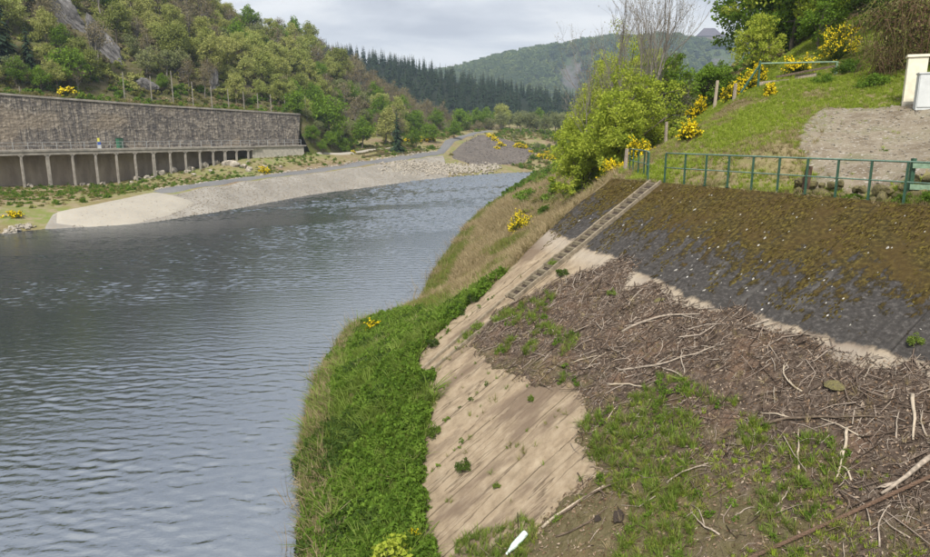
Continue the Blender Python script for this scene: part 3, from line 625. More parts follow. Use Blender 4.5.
put('back_wall', mesh('back_wall', [(-26, .35, -9), (52, .35, -9), (52, .2, -1.1), (-26, .2, -1.1)], [[0, 1, 2, 3]], G['backwall']), gal)
cols_al = [-8.2, -4.9, -1.6, 1.7, 5.1, 8.5, 11.8, 14.9, 17.8, 20.8, 23.6, 26.3, 28.9, 31.4, 33.7, 36, 38.4]
for i, al in enumerate(cols_al):
    x, y = wl(al, -2.45); zb = float(hL(np.array([x]), np.array([y]))[0]) - .4; hgt = -1.5 - zb
    w = .42 if i % 5 == 4 else .26
    g_ = Geo().box((al, -2.45, zb + hgt / 2), (w, .30, hgt))
    g_.add([(al - w / 2 - .4, -2.6, -1.5), (al + w / 2 + .4, -2.6, -1.5), (al + w / 2, -2.6, -1.8), (al - w / 2, -2.6, -1.8), (al - w / 2 - .4, -2.3, -1.5), (al + w / 2 + .4, -2.3, -1.5), (al + w / 2, -2.3, -1.8), (al - w / 2, -2.3, -1.8)],
           [[3, 2, 1, 0], [4, 5, 6, 7], [0, 4, 7, 3], [1, 2, 6, 5], [2, 3, 7, 6]])
    put('column', g_.mesh('column', G['concrete']), gal)
put('abutment', Geo().box((45.2, -1.0, -2.9), (11.6, 2.6, 3.7)).mesh('abutment', G['palecon']), gal)
put('kerb', Geo().box((45.4, -1.4, -.93), (12.2, 2.2, .24)).mesh('kerb', G['concrete']), gal)
wr = thing('walkway_railing', 'thin grey railing along the gallery walkway below the stone wall', 'railing', mw=WLM())
pm = Geo().box((0, 0, 0), (.07, .07, 1.05)).mesh('post', G['steel'])
for al in np.arange(-20, 50.5, 1.9): put('post', pm, wr, loc=(al, -2.4, -.29))
for z in (.22, -.25): put('rail', Geo().bar((-20, -2.4, z), (50.2, -2.4, z), .05, .05).mesh('rail', G['steel']), wr)
t = thing('information_board', 'small blue board with a yellow top standing on the gallery walkway', 'board', mw=WLM() @ Matrix.Translation((13.3, -.55, -.81)))
put('base', Geo().box((0, 0, .25), (.5, .3, .5)).mesh('base', G['greybox']), t); put('panel', Geo().box((0, -.02, .75), (.5, .12, .5)).mesh('panel', G['blue']), t)
put('sign_plate', Geo().box((-.03, -.03, 1.3), (.3, .1, .6)).mesh('sign_plate', G['yellowp']), t)
t = thing('green_cabinet', 'green metal cabinet on the gallery walkway beside the blue board', 'cabinet', mw=WLM() @ Matrix.Translation((16.5, -.5, -.81)))
put('body', Geo().box((0, 0, .75), (.9, .5, 1.5)).mesh('body', G['greenbox']), t); put('door', Geo().box((.1, -.27, .75), (.5, .04, 1.35)).mesh('door', G['railgreen']), t); put('roof', Geo().box((0, 0, 1.54), (1., .6, .08)).mesh('roof', G['railgreen']), t)

# tall posts along the wall top
polem = Geo().box((0, 0, 2.45), (.12, .15, 5.3), taper=.7)
for k in range(9): polem.box((0, -.085, .6 + k * .5), (.18, .04, .06))
polem = polem.mesh('mast', G['concrete'])
PO = [(19.4, 5.1), (23.9, 4.9), (27.7, 6.1), (31.3, 4.6), (34.9, 4.1), (38.3, 3.9), (41.5, 3.7), (44.5, 3.6), (47.4, 3.6), (50.6, 3.7), (53.5, 3.9), (55.6, 4.1)]
ORD = ['first', 'second', 'third', 'fourth', 'fifth', 'sixth', 'seventh', 'eighth', 'ninth', 'tenth', 'eleventh', 'twelfth']
for im, (al, h) in enumerate(PO):
    x, y = wl(al, 2.6); o = put('fence_mast', polem, loc=(x, y, float(hH(x, y)) - .2), scl=(1, 1, h / 5.1)); o.rotation_euler = (0, random.uniform(-.02, .02), .88)
    tag(o, 'tall grey mast, %s from the left in the row along the wall top' % ORD[im], 'mast', 'masts along the wall top')
x, y = wl(4.2, 2.2); o = put('fence_mast', polem, loc=(x, y, float(hH(x, y)) - .2), scl=(1, 1, .28)); tag(o, 'short pale stub post on the wall top near the left edge', 'post')

# rocks
rocks = [rockmesh(i, G['palerock']) for i in range(3)]
RK = [(2.6, -1.9, .8), (9.9, -1.4, .9), (10.7, -2.0, .6), (12.8, -1.6, .8), (18.4, -1.4, 1.1), (19.6, -1.9, .9), (20.0, -3.0, .6), (22.2, -1.5, 1.5), (24.7, -1.2, 1.5), (26.0, -3.4, .9), (27.7, -1.4, 1.3), (30.1, -1.4, 1.5), (32.5, -1.5, 1.2),
      (33.4, -3.6, 1.5), (34.0, -5.2, 1.5), (34.6, -6.8, 1.3), (34.6, -8.4, 1.0), (33.7, -9.6, .8), (37.2, -4.2, .6), (38.2, -7.6, .7), (29, -5.6, .7), (25.5, -6.2, .6), (16.5, -3.2, .5), (41, -8.5, .6)]
for i, (al, s, r) in enumerate(RK):
    x, y = wl(al, s); o = put('boulder', rocks[i % 3], loc=(x, y, float(hL(x, y)) + r * .12), rot=(random.uniform(-.4, .4), random.uniform(-.4, .4), random.uniform(0, 6)), scl=(r * .7, r * .7, r * .8))
    if 33 < al < 35: tag(o, 'whitish boulder in the rock chute spilling down from the gallery columns', 'boulder', 'whitish boulders of the rock chute')
    else: tag(o, 'pale boulder lying under or before the gallery columns', 'boulder', 'boulders by the gallery columns')
# cliff rib in the wood
def crag(label, al, s, sc, rot, seed):
    x, y = wl(al, s); o = put('rock_outcrop', rockmesh(seed, G['rock'], (1, .75, 1), 5, .5, 2.2), loc=(x, y, float(hH(x, y)) + sc[2] * .25), rot=rot, scl=sc); tag(o, label, 'rock')
crag('tall grey rock rib slanting up through the wood at upper left', 24, 18, (1.9, 2.3, 7.2), (-.35, -.42, .9), 3)
crag('upper end of the grey rock rib at the top edge of the wood', 21.5, 28, (2.2, 2.8, 7), (-.3, -.45, .9), 11)
crag('small grey crag among trees above the middle of the wall', 35, 14, (1.1, 1.4, 3.0), (-.2, -.2, .8), 7)
crag('little grey crag among trees above the masts', 41, 12, (1.0, 1.2, 2.6), (-.1, .2, .8), 9)
crag('low grey crag beside the first tall mast', 27, 9.5, (1.8, 1.2, 1.6), (.1, .2, .4), 13)

# riprap at the far waterline, embankment stones, roadside stones
stm = [rockmesh(20 + i, G['palerock'], (1, .8, .6), 1, .3) for i in range(4)]
def along(P, n, jit, w):
    P = np.array(P, float); d = np.r_[0, np.cumsum(np.linalg.norm(np.diff(P, axis=0), axis=1))]; u = rng.uniform(0, d[-1], n)
    return np.interp(u, d, P[:, 0]) + rng.normal(0, jit, n) + rng.uniform(0, 1, n) * w[0], np.interp(u, d, P[:, 1]) + rng.normal(0, jit, n) + rng.uniform(0, 1, n) * w[1]
x, y = along([(-14, 128.5), (-5.6, 140.6), (2, 149), (8.5, 157.5)], 1100, .3, (-3., 7.5)); z = hL(x, y) + .15
scatter('riprap', np.c_[x, y, z], stm, rng.uniform(.2, .5, len(x)), tilt=.5, label='pale riprap stones along the far waterline below the dark scree')
ev = np.array([q.co[:] for q in emb.data.vertices]).reshape(14, 150, 3); iu = rng.uniform(6, 146, 5200); iv = rng.uniform(1.2, 10.5, 5200); i_, j_ = iv.astype(int), iu.astype(int); fu, fv = (iu - j_)[:, None], (iv - i_)[:, None]
P = ev[i_, j_] * (1 - fu) * (1 - fv) + ev[i_, j_ + 1] * fu * (1 - fv) + ev[i_ + 1, j_] * (1 - fu) * fv + ev[i_ + 1, j_ + 1] * fu * fv
scatter('embankment_stones', P + [0, 0, .02], stm, rng.uniform(.05, .15, len(P)), tilt=.5, label='grey rubble covering the embankment below the road')
x, y = along(ROAD_F_XY if 'ROAD_F_XY' in globals() else [p[:2] for p in ROAD_F[:7]], 260, .35, (-.8, .5)); z = hL(x, y) + .12
scatter('verge_stones', np.c_[x, y, z], stm, rng.uniform(.15, .4, len(x)), tilt=.5, label='pale stones along the far verge of the road')
x, y = along([(-43, 61), (-41.5, 66)], 60, .3, (-1, 0)); scatter('shore_stones', np.c_[x, y, hL(x, y) + .1], stm, rng.uniform(.15, .45, 60), label='stones at the waterline below the left gallery bank')

x = rng.uniform(0, 19, 900); y = rng.uniform(158, 208, 900); k = inpoly(x, y, [(5.2, 210), (2, 196), (-.5, 187), (-3, 170), (-2.6, 160), (2, 157), (8, 164), (15, 172), (18, 184), (19, 198)]); x, y = x[k], y[k]
scatter('scree_stones', np.c_[x, y, hL(x, y) + .3], [rockmesh(120 + i, simple('scree_stone', (.14, .125, .115), .95, .4, 2), (1, .8, .6), 1, .3) for i in range(2)], rng.uniform(.12, .4, len(x)), tilt=.5, label='dark stones of the scree mound')
# low dark terrace walls beside the road
for i, (q0, q1) in enumerate([((-21, 143), (-10, 160)), ((-22.5, 145), (-11.5, 163)), ((-24, 147), (-13, 166))]):
    g_ = Geo(); n = 26
    for k in range(n):
        w0 = k / n; x = q0[0] + (q1[0] - q0[0]) * w0; y = q0[1] + (q1[1] - q0[1]) * w0
        g_.box((x, y, float(hL(x, y)) + .1 + random.uniform(-.06, .06)), (random.uniform(.5, .8), .5, random.uniform(.35, .6)), [[.55, -.83, 0], [.83, .55, 0], [0, 0, 1]])
    tag(put('terrace_wall', g_.mesh('terrace_wall', G['mossrock'])), ['lowest', 'middle', 'upper'][i] + ' of three low dark terrace walls between road and bushes', 'wall')

# ------------------------------------------------------------------ castle on the far hill
zc = float(hF(407., 1188.)) + 1
t = thing('castle', 'small hilltop castle with a steep hipped slate roof on the far hill', 'castle', (407, 1188, zc), scl=1.15)
put('wall', Geo().box((-2, 0, 6), (34, 16, 14)).mesh('wall', G['castle']), t)
rf = Geo().add([(-20, -9, 13), (16, -9, 13), (16, 9, 13), (-20, 9, 13), (-10, 0, 25), (6, 0, 25)], [[0, 1, 5, 4], [1, 2, 5], [2, 3, 4, 5], [3, 0, 4]]); put('roof', rf.mesh('roof', G['slate']), t)
for x, h, r in ((17, 15, 3.2), (22, 13, 2.6)):
    tw = put('tower', Geo().tube([(x, -2, -3), (x, -2, h)], r, 10).mesh('tower', G['castle']), t)
    put('spire', Geo().tube([(x, -2, h), (x, -2, h + 7)], [r * 1.15, .1], 10).mesh('spire', G['slate']), tw)
for x in (-14, -8, -2, 4, 10): put('window', Geo().box((x, -8.05, 7), (1.4, .3, 2.4)).mesh('window', G['soil']), t)
put('wing', Geo().box((14, -5, 3.5), (22, 10, 10)).mesh('wing', G['castle']), t)

# ------------------------------------------------------------------ path, stone edge, cabinets, gate, posts on the right
PATH = [(9.7, 19.2), (11.6, 17.1), (14, 14), (22, 17), (20, 25.5), (16.6, 26.4), (14.6, 28.3), (12.6, 26), (10.8, 22.2)]
px_ = np.arange(9, 22.5, .25); py_ = np.arange(13.5, 29, .25)
def hP(X, Y):
    d = polydist(X, Y, PATH) + .9 * fbm(X * .9, Y * .9, 3); return hR(X, Y) + np.where(d > 0, .035 + .02 * fbm(X * 3, Y * 3, 2), -.08)
kind(heightfield('stony_path', px_, py_, hP, G['path'], keep=lambda X, Y: polydist(X, Y, PATH) + .9 * fbm(X * .9, Y * .9, 3) > -.3), 'structure')
pst = [rockmesh(40 + i, G['palerock'], (1, .8, .45), 1, .3) for i in range(3)]
x = rng.uniform(9.5, 21, 1500); y = rng.uniform(14, 28, 1500); k = polydist(x, y, PATH) > .05; x, y = x[k], y[k]
scatter('path_stones', np.c_[x, y, hR(x, y) + .04], pst, rng.uniform(.02, .075, len(x)) * rng.choice([1, 1, 1.5], len(x)), label='loose pale stones strewn over the path')
em = [rockmesh(60 + i, G['mossrock'], (1, .75, .6), 2, .35) for i in range(4)]
edge = thing('dry_stone_edge', 'rough mossy dry stone edge holding up the path behind the railing', 'wall', (9.3, 19, 0))
for k in range(46):
    w0 = (k % 23) / 22; row = k // 23; bx = 9.3 + (13.2 - 9.3) * w0; by = 19 + (14.4 - 19) * w0 + (.18 * row)
    z = float(hR(bx, by)); o = put('stone', em[k % 4], edge, loc=(bx - 9.3 + random.uniform(-.1, .1) + row * .12, by - 19 + random.uniform(-.1, .1), z + .05 + .22 * row + random.uniform(-.05, .05)), rot=(random.uniform(-.5, .5), random.uniform(-.5, .5), random.uniform(0, 6)), scl=random.uniform(.14, .27))
def zR(x, y): return float(hR(np.array([x]), np.array([y]))[0])
o = put('old_stake', Geo().box((0, 0, .28), (.13, .16, .95), taper=.85).mesh('old_stake', G['rust']), loc=(9.42, 18.95, zR(9.42, 18.95)), rot=(.05, .06, .4)); tag(o, 'rusty brown stake standing by the stone edge behind the railing', 'stake')
z = zR(16.6, 25.9) - .1
t = thing('plaster_pillar', 'cream plastered meter pillar with a sloping cap at the path end', 'pillar', (16.75, 26.3, z), (0, 0, -.45))
put('body', Geo().box((0, 0, .92), (.62, .5, 1.84)).mesh('body', G['cream']), t); put('cap', Geo().box((0, 0, 1.87), (.72, .6, .09)).mesh('cap', G['cream']), t)
put('plinth', Geo().box((0, 0, .12), (.70, .58, .24)).mesh('plinth', G['palecon']), t)
t = thing('electric_cabinet', 'light grey electric cabinet standing in front of the cream pillar', 'cabinet', (16.72, 24.9, zR(16.72, 24.9) - .08), (0, 0, -.4))
put('body', Geo().box((0, 0, .62), (1.3, .5, 1.24)).mesh('body', G['greybox']), t); put('lid', Geo().box((0, -.01, 1.26), (1.36, .56, .05)).mesh('lid', G['greybox']), t)
for k in (-.32, .32):
    d = put('door', Geo().box((k, -.262, .65), (.60, .03, 1.1)).mesh('door', G['greybox']), t)
    put('handle', Geo().box((k + (.22 if k < 0 else -.22), -.285, .68), (.03, .03, .16)).mesh('handle', G['steel']), d)
# barrier at the top of the meadow
gx0, gx1, gy = 14.95, 18.85, 36.; z0, z1 = zR(gx0, gy), zR(gx1, gy)
t = thing('metal_barrier', 'old green metal barrier with a bent strut across the top of the grass slope', 'barrier', (gx0, gy, z0))
put('post', Geo().box((0, 0, .6), (.09, .09, 1.5)).mesh('post', G['railgreen']), t); put('post', Geo().box((gx1 - gx0, 0, (z1 - z0 - .2 + 1.3) / 2), (.12, .12, 1.3 - (z1 - z0 - .2))).mesh('post', G['palegreen']), t)
put('top_rail', Geo().tube([(0, 0, 1.2), (gx1 - gx0, 0, 1.28)], .04, 8).mesh('top_rail', G['palegreen']), t)
put('strut', Geo().bar((0, -.05, 1.15), (-1.0, -.4, -.25), .09, .07).mesh('strut', G['railgreen']), t)
put('lower_rail', Geo().bar((.9, 0, .55), (gx1 - gx0, 0, 1.1), .08, .1).mesh('lower_rail', G['darkwood']), t)
put('board', Geo().bar((.05, .1, .2), (1.6, .1, .35), .04, .22).mesh('board', G['wood']), t); put('board', Geo().bar((1.9, .1, .5), (3.0, .1, .62), .04, .3).mesh('board', G['wood']), t)
for x, y, h, lb in ((11.0, 38., 1.35, 'weathered wooden post at the foot of the bare trees'), (14.1, 39.6, 1.5, 'pale wooden post on the slope between two broom bushes'), (13.9, 36.3, .9, 'short wooden post left of the metal barrier'), (7.15, 30.7, .95, 'slim wooden post where the curved railing ends')):
    o = put('wooden_post', Geo().box((0, 0, h / 2 - .15), (.13, .13, h + .3), taper=.85).mesh('wooden_post', G['palewood'] if h > 1.4 else G['wood']), loc=(x, y, zR(x, y)), rot=(0, random.uniform(-.05, .05), .3)); tag(o, lb, 'post')

# ------------------------------------------------------------------ plants
def leaves(C, size, tint, r, aspect=.62, up=.25):
    n = len(C); size = np.broadcast_to(np.asarray(size, float), (n,))
    u = unit(r.normal(size=(n, 3)) + np.array([0, 0, up])); w = unit(np.cross(u, r.normal(size=(n, 3))))
    L = (size / 2)[:, None]; W = (size * aspect / 2)[:, None]
    v = np.stack([C - u * L, C + w * W - u * L * .1, C + u * L, C - w * W - u * L * .1], 1).reshape(-1, 3)
    return v, np.arange(4 * n).reshape(n, 4), tint
def crown_mesh(name, mat, clumps, rad, n_per, size, seed, squash=.75):
    r = np.random.default_rng(seed); k = len(clumps); ct = r.uniform(0, 1, k)
    idx = np.repeat(np.arange(k), n_per)
    d = unit(r.normal(size=(len(idx), 3))) * (r.uniform(0, 1, len(idx)) ** .45)[:, None] * np.array([1, 1, squash])
    C = clumps[idx] + d * np.asarray(rad)[idx][:, None]
    tint = np.clip(.5 * ct[idx] + .5 * r.uniform(0, 1, len(idx)), 0, 1)
    v, f, t = leaves(C, size * r.uniform(.6, 1.3, len(idx)), tint, r); return mesh(name, v, f, mat, False, t)
def tree_meshes(seed, H, R, base, nclump, n_per, leaf, mat, bark='bark', tr=.16, lean=.06, crad=.30, lump=.35, hollow=.45, nl=14, squash=1., stems=1):
    """a trunk with limbs reaching into an uneven cloud of leaf clumps"""
    r = np.random.default_rng(seed); cz = (H + base) / 2; hz = (H - base) / 2 * squash
    d = unit(r.normal(size=(nclump, 3))); ph = r.uniform(0, 6.28, 6)
    lumpy = 1 + lump * (np.sin(3 * d[:, 0] + ph[0]) * np.cos(2.3 * d[:, 1] + ph[1]) + .7 * np.sin(4.1 * d[:, 2] + 2.2 * d[:, 0] + ph[2])) * .6
    rr = (r.uniform(hollow ** 2, 1, nclump) ** .5) * lumpy * (1 - crad * .5)
    prof = 1 - .25 * np.clip(d[:, 2], -1, 1)          # a little wider below
    cl = np.c_[d[:, 0] * R * rr * prof, d[:, 1] * R * rr * prof, cz + d[:, 2] * hz * rr]
    cl[:, :2] += (cl[:, 2:] / H) * r.normal(0, lean * H, 2)
    cr = crown_mesh('crown', mat, cl, R * crad * r.uniform(.6, 1.35, nclump), n_per, leaf, seed + 1)
    g = Geo()
    for s in range(stems):
        off = r.normal(0, .12 * (stems > 1), 2); tt = np.linspace(0, 1, 7)
        topx = cl[:, :2].mean(0) + r.normal(0, .12 * R * (1 + (stems > 1)), 2)
        tp = np.c_[off[0] + (topx[0] - off[0]) * tt ** 1.4, off[1] + (topx[1] - off[1]) * tt ** 1.4, -.4 + (base + (H - base) * .8 + .4) * tt]
        tp[1:-1, :2] += r.normal(0, .02 * H, (5, 2)) * .5
        g.tube(tp, tr * (1 - .85 * tt) + .015, 6)
        for j in r.choice(nclump, min(nl, nclump), False):
            h0 = r.uniform(.3, .8); p0 = np.array([np.interp(h0, tt, tp[:, q]) for q in range(3)]); p2 = cl[j]
            if p2[2] < p0[2] - .5: continue
            p1 = (p0 + p2) / 2 + r.normal(0, .06 * R, 3) + np.array([0, 0, .08 * R])
            w = np.linspace(0, 1, 5)[:, None]; pts = (1 - w) ** 2 * p0 + 2 * w * (1 - w) * p1 + w ** 2 * p2
            g.tube(pts, tr * .38 * (1 - .8 * w[:, 0]) + .01, 4, False)
    return g.mesh('trunk', G[bark], True), cr
def plant_tree(name, tm, loc, label, group=None, scl=1., rz=None, cat='tree'):
    t = thing(name, label, cat, loc, (0, 0, random.uniform(0, 6.28) if rz is None else rz), group, scl)
    put('trunk', tm[0], t); put('crown', tm[1], t); return t
def conifer_mesh(seed, H, R, lv, nb, mat, droop=.35, base=.08, parts=False, seg=3):
    r = np.random.default_rng(seed); g = Geo(); V = []; T = []
    g.tube([(0, 0, -.5), (0, 0, H * .97)], [H * .016 + .05, .02], 5, False)
    for i in range(lv):
        z = H * (base + (1 - base) * (i + r.uniform(-.3, .3)) / lv); rad = R * (1 - (z / H)) ** .85 * r.uniform(.75, 1.12) + .08
        for b in range(nb):
            th = r.uniform(0, 6.283); dr = np.array([math.cos(th), math.sin(th)]); sd = np.array([-dr[1], dr[0]]); tn = r.uniform(0, 1)
            q = rad * r.uniform(.7, 1.1)
            for s in range(seg):
                a0, a1 = q * s / seg, q * (s + 1) / seg; wd = q * .30 * (1 - .55 * s / seg)
                z0 = z - droop * a0 + .02 * a0; z1 = z - droop * a1 * (1 + .25 * s) + r.uniform(-.05, .05) * q
                V += [(*(dr * a0 - sd * wd), z0 - wd * .25), (*(dr * a1), z1 - .2 * q / seg), (*(dr * a0 + sd * wd), z0 - wd * .25), (*(dr * (a0 * .6)), z0 + .16 * q)]; T.append(tn * .6 + r.uniform(0, .4))
    V = np.array(V); me2 = mesh('crown', V, np.arange(len(V)).reshape(-1, 4), mat, False, T)
    if parts: return g.mesh('trunk', G['bark']), me2
    n0 = g.n; g.add(V, np.arange(len(V)).reshape(-1, 4).tolist()); v = np.concatenate(g.v)
    me = mesh('conifer', v, g.f, None, False, [0.] * (len(g.f) - len(T)) + T); me.materials.append(G['bark']); me.materials.append(mat)
    me.polygons.foreach_set('material_index', [0] * (len(g.f) - len(T)) + [1] * len(T)); return me
def bare_mesh(seed, H, mat, depth=4, spread=.5, r0=.12, nch=5, lenf=.62):
    r = np.random.default_rng(seed); g = Geo(); tips = []
    def br(p, d, L, rad, k):
        n = 6 if k == 0 else 4; pts = [p]; dd = d.copy()
        for i in range(n):
            dd = unit(dd + r.normal(0, .10 if k == 0 else .16, 3) + np.array([0, 0, .07])); pts.append(pts[-1] + dd * L / n)
        pts = np.array(pts); g.tube(pts, np.linspace(rad, rad * .35, n + 1), 6 if k == 0 else (4 if k < 2 else 3), False)
        if k >= depth: tips.append(pts[-1]); return
        for j in range(nch + (5 if k == 0 else 0)):
            w = r.uniform(.28 if k == 0 else .2, 1.); q = w * n; i = min(int(q), n - 1); b = pts[i] + (pts[i + 1] - pts[i]) * (q - i)
            nd = unit(unit(pts[i + 1] - pts[i]) + unit(r.normal(size=3)) * spread + np.array([0, 0, .15]))
            br(b, nd, L * lenf * r.uniform(.6, 1.1) * (1.15 - .55 * w), max(rad * (1 - .65 * w) * .55, .005), k + 1)
    br(np.array([0, 0, -.3]), unit(np.array([r.normal(0, .05), r.normal(0, .05), 1.])), H * .82, r0, 0)
    return g.mesh('trunk', mat, True), np.array(tips)
def bush_meshes(seed, R, H, nclump, n_per, leaf, mat, stemmat='bark', nst=9, crad=.32, dome=True):
    r = np.random.default_rng(seed); d = unit(r.normal(size=(nclump, 3))); d[:, 2] = np.abs(d[:, 2]) if dome else d[:, 2]
    q = r.uniform(.35, 1, nclump) ** .6 * (1 + .25 * np.sin(3 * d[:, 0] + seed) * np.cos(3 * d[:, 1])); cl = d * q[:, None] * np.array([R, R, H]) * .85 + np.array([0, 0, .1 * H])
    cr = crown_mesh('foliage', mat, cl, R * crad * r.uniform(.6, 1.3, nclump), n_per, leaf, seed + 5)
    g = Geo()
    for j in r.choice(nclump, min(nst, nclump), False):
        p2 = cl[j]; w = np.linspace(0, 1, 4)[:, None]; p0 = np.array([r.normal(0, .06 * R), r.normal(0, .06 * R), -.1]); p1 = np.array([p2[0] * .3, p2[1] * .3, p2[2] * .7])
        g.tube((1 - w) ** 2 * p0 + 2 * w * (1 - w) * p1 + w ** 2 * p2, .03 * R * (1 - .7 * w[:, 0]) + .006, 4, False)
    return g.mesh('stems', G[stemmat]), cr
def broom_meshes(seed, R, H, nst, fl, leaf):
    """broom: a spray of thin green stems, the outer ends crowded with yellow flowers"""
    r = np.random.default_rng(seed); V = []; T = []; F = []
    d = unit(r.normal(size=(nst, 3)) * np.array([1, 1, .55]) + np.array([0, 0, .75])); L = r.uniform(.65, 1.05, nst) * (1 + .2 * np.sin(4 * d[:, 0] + seed))
    for i in range(nst):
        p0 = r.normal(0, .1 * R, 3) * [1, 1, 0]; p2 = p0 + d[i] * L[i] * np.array([R, R, H]); p1 = (p0 + p2) / 2 + np.array([0, 0, .18 * H])
        w = np.linspace(0, 1, 4)[:, None]; pt = (1 - w) ** 2 * p0 + 2 * w * (1 - w) * p1 + w ** 2 * p2; sd = unit(np.cross(d[i], r.normal(size=3))) * .012 * (R + .6)
        for k in range(3): V += [pt[k] - sd, pt[k] + sd, pt[k + 1] + sd * .5, pt[k + 1] - sd * .5]; T.append(r.uniform())
        ww = (1 - r.uniform(0, .55, fl) ** 1.5)[:, None]; F.append((1 - ww) ** 2 * p0 + 2 * ww * (1 - ww) * p1 + ww ** 2 * p2 + r.normal(0, .035 * R + .01, (fl, 3)))
    V = np.array(V); st = mesh('stems', V, np.arange(len(V)).reshape(-1, 4), G['broomgreen'], False, T)
    F = np.concatenate(F); keep = r.uniform(size=len(F)) < np.clip(.55 + .6 * np.sin(5 * F[:, 0] / R + seed) * np.cos(4 * F[:, 1] / R) + .4 * F[:, 2] / H, .08, 1)
    v, f, t = leaves(F[keep], leaf * r.uniform(.6, 1.3, keep.sum()), r.uniform(0, 1, keep.sum()), r, .9)
    gl = np.concatenate([F[~keep], F[r.uniform(size=len(F)) < .5] * np.array([.85, .85, .8])]); v2, f2, t2 = leaves(gl, leaf * 1.1, r.uniform(0, 1, len(gl)), r, .4)
    return st, mesh('flowers', v, f, G['yellow'], False, t), mesh('foliage', v2, f2, G['broomgreen'], False, t2)
def plant_broom(bm, loc, label, scl=1., group=None, cat='shrub'):
    t = thing('broom_bush', label, cat, loc, (0, 0, random.uniform(0, 6.28)), group, scl)
    for nm, me in zip(('stems', 'flowers', 'foliage'), bm):
        q = put(nm, me, t)
        if nm == 'flowers': q['kind'] = 'stuff'
    return t
def plant_bush(name, bm, loc, label, scl=1., group=None, cat='shrub'):
    t = thing(name, label, cat, loc, (0, 0, random.uniform(0, 6.28)), group, scl); put('stems', bm[0], t); put('foliage', bm[1], t); return t
def zL(x, y): return float(hL(np.array([x]), np.array([y]))[0])
def zH(x, y): return float(hH(np.array([x]), np.array([y]))[0])

# ---- woodland on the left hill: every tree an individual
W_ol = [tree_meshes(100 + i, 7.5, 2.7, 1.6, 60, 66, .30, G['olive'], nl=12, crad=.33) for i in range(4)]
W_mid = [tree_meshes(120 + i, 7., 2.6, 1.2, 56, 64, .30, G['mid'], nl=10, crad=.34) for i in range(2)]
W_br = [tree_meshes(140 + i, 7.5, 2.2, 2.2, 48, 30, .22, G['brown'], 'palebark', nl=34, crad=.36, hollow=.2) for i in range(3)]
W_co = [conifer_mesh(160 + i, 10, 2.2, 22, 9, G['needle'], parts=True) for i in range(2)]
W_gr = [tree_meshes(170 + i, 6, 2.4, 1.0, 50, 50, .28, G['grey'], 'palebark', nl=20, crad=.36) for i in range(3)]
woods = []; cnt = dict(ol=0, br=0, mid=0, gr=0, co=0)
al_ = -8.
while al_ < 178:
    s_ = float(np.interp(al_, [0, 70, 100, 130, 230], [8.0, 9, 17, 30, 36]))
    smax = float(np.interp(al_, [0, 20, 45, 70, 95, 130, 178], [34, 38, 44, 52, 60, 62, 60]))
    while s_ < smax:
        a1 = al_ + random.uniform(-1.7, 1.7); s1 = s_ + random.uniform(-1.5, 1.5); x, y = wl(a1, s1)
        inrock = (20 < a1 < 27.5 and s1 < 30)
        if not inrock and random.random() > .05:
            n = float(vnoise(np.array(x * .07), np.array(y * .07), 4)) + random.uniform(-.25, .25)
            if a1 > 104 + (s1 - 30) * .2: k = 'br' if n < .62 else 'gr'
            elif a1 < 14 and s1 < 24 and n < .3: k = 'co'
            else: k = 'ol' if n < .58 else ('br' if n < .76 else ('mid' if n < .86 else 'gr'))
            woods.append((k, x, y, random.uniform(.72, 1.2) * (1.0 if s1 > 13 else .72)))
        s_ += 4.3 + .03 * s_
    al_ += 3.6 if al_ < 60 else 4.0 if al_ < 110 else 4.6
LB = dict(ol='olive-yellow young-leaved tree in the wood above the stone wall', br='brown still-bare budding tree in the wood on the left hill', mid='fresh green broadleaf tree in the wood on the left hill', gr='grey-green thin-leaved tree in the wood on the left hill', co='dark spruce in the wood at the upper left')
PR = dict(ol=W_ol, br=W_br, mid=W_mid, gr=W_gr, co=W_co)
def where(x, y, sc):
    al, s_ = to_wl(x, y); lo = 'at the foot of' if s_ < 16 else ('half way up' if s_ < 32 else ('high up' if s_ < 46 else 'near the crest of'))
    ac = "over the wall's left end" if al < 12 else "over the wall's left half" if al < 28 else "over the wall's right half" if al < 46 else "over the wall's right end" if al < 62 else 'just beyond the wall' if al < 85 else 'below the open skyline' if al < 108 else 'behind the roadside spruce' if al < 135 else 'beside the plantation'
    return ('small' if sc < .82 else 'tall' if sc > 1.05 else 'middling'), lo, ac
KW = dict(ol='olive-yellow tree', br='bare brown tree', mid='fresh green tree', gr='grey-green tree', co='dark spruce')
for k, x, y, sc in woods:
    cnt[k] += 1; sz, lo, ac = where(x, y, sc); LB[k] = '%s %s %s the left hill, %s' % (sz, KW[k], lo, ac)
    plant_tree('woodland_tree' if k != 'co' else 'spruce_tree', random.choice(PR[k]), (x, y, zH(x, y) - .2), LB[k], {'ol': 'olive trees of the left wood', 'br': 'bare trees of the left wood', 'mid': 'green trees of the left wood', 'gr': 'grey-green trees of the left wood', 'co': 'spruces of the left wood'}[k], (sc, sc, sc * random.uniform(.9, 1.15)))
print('WOOD', cnt)
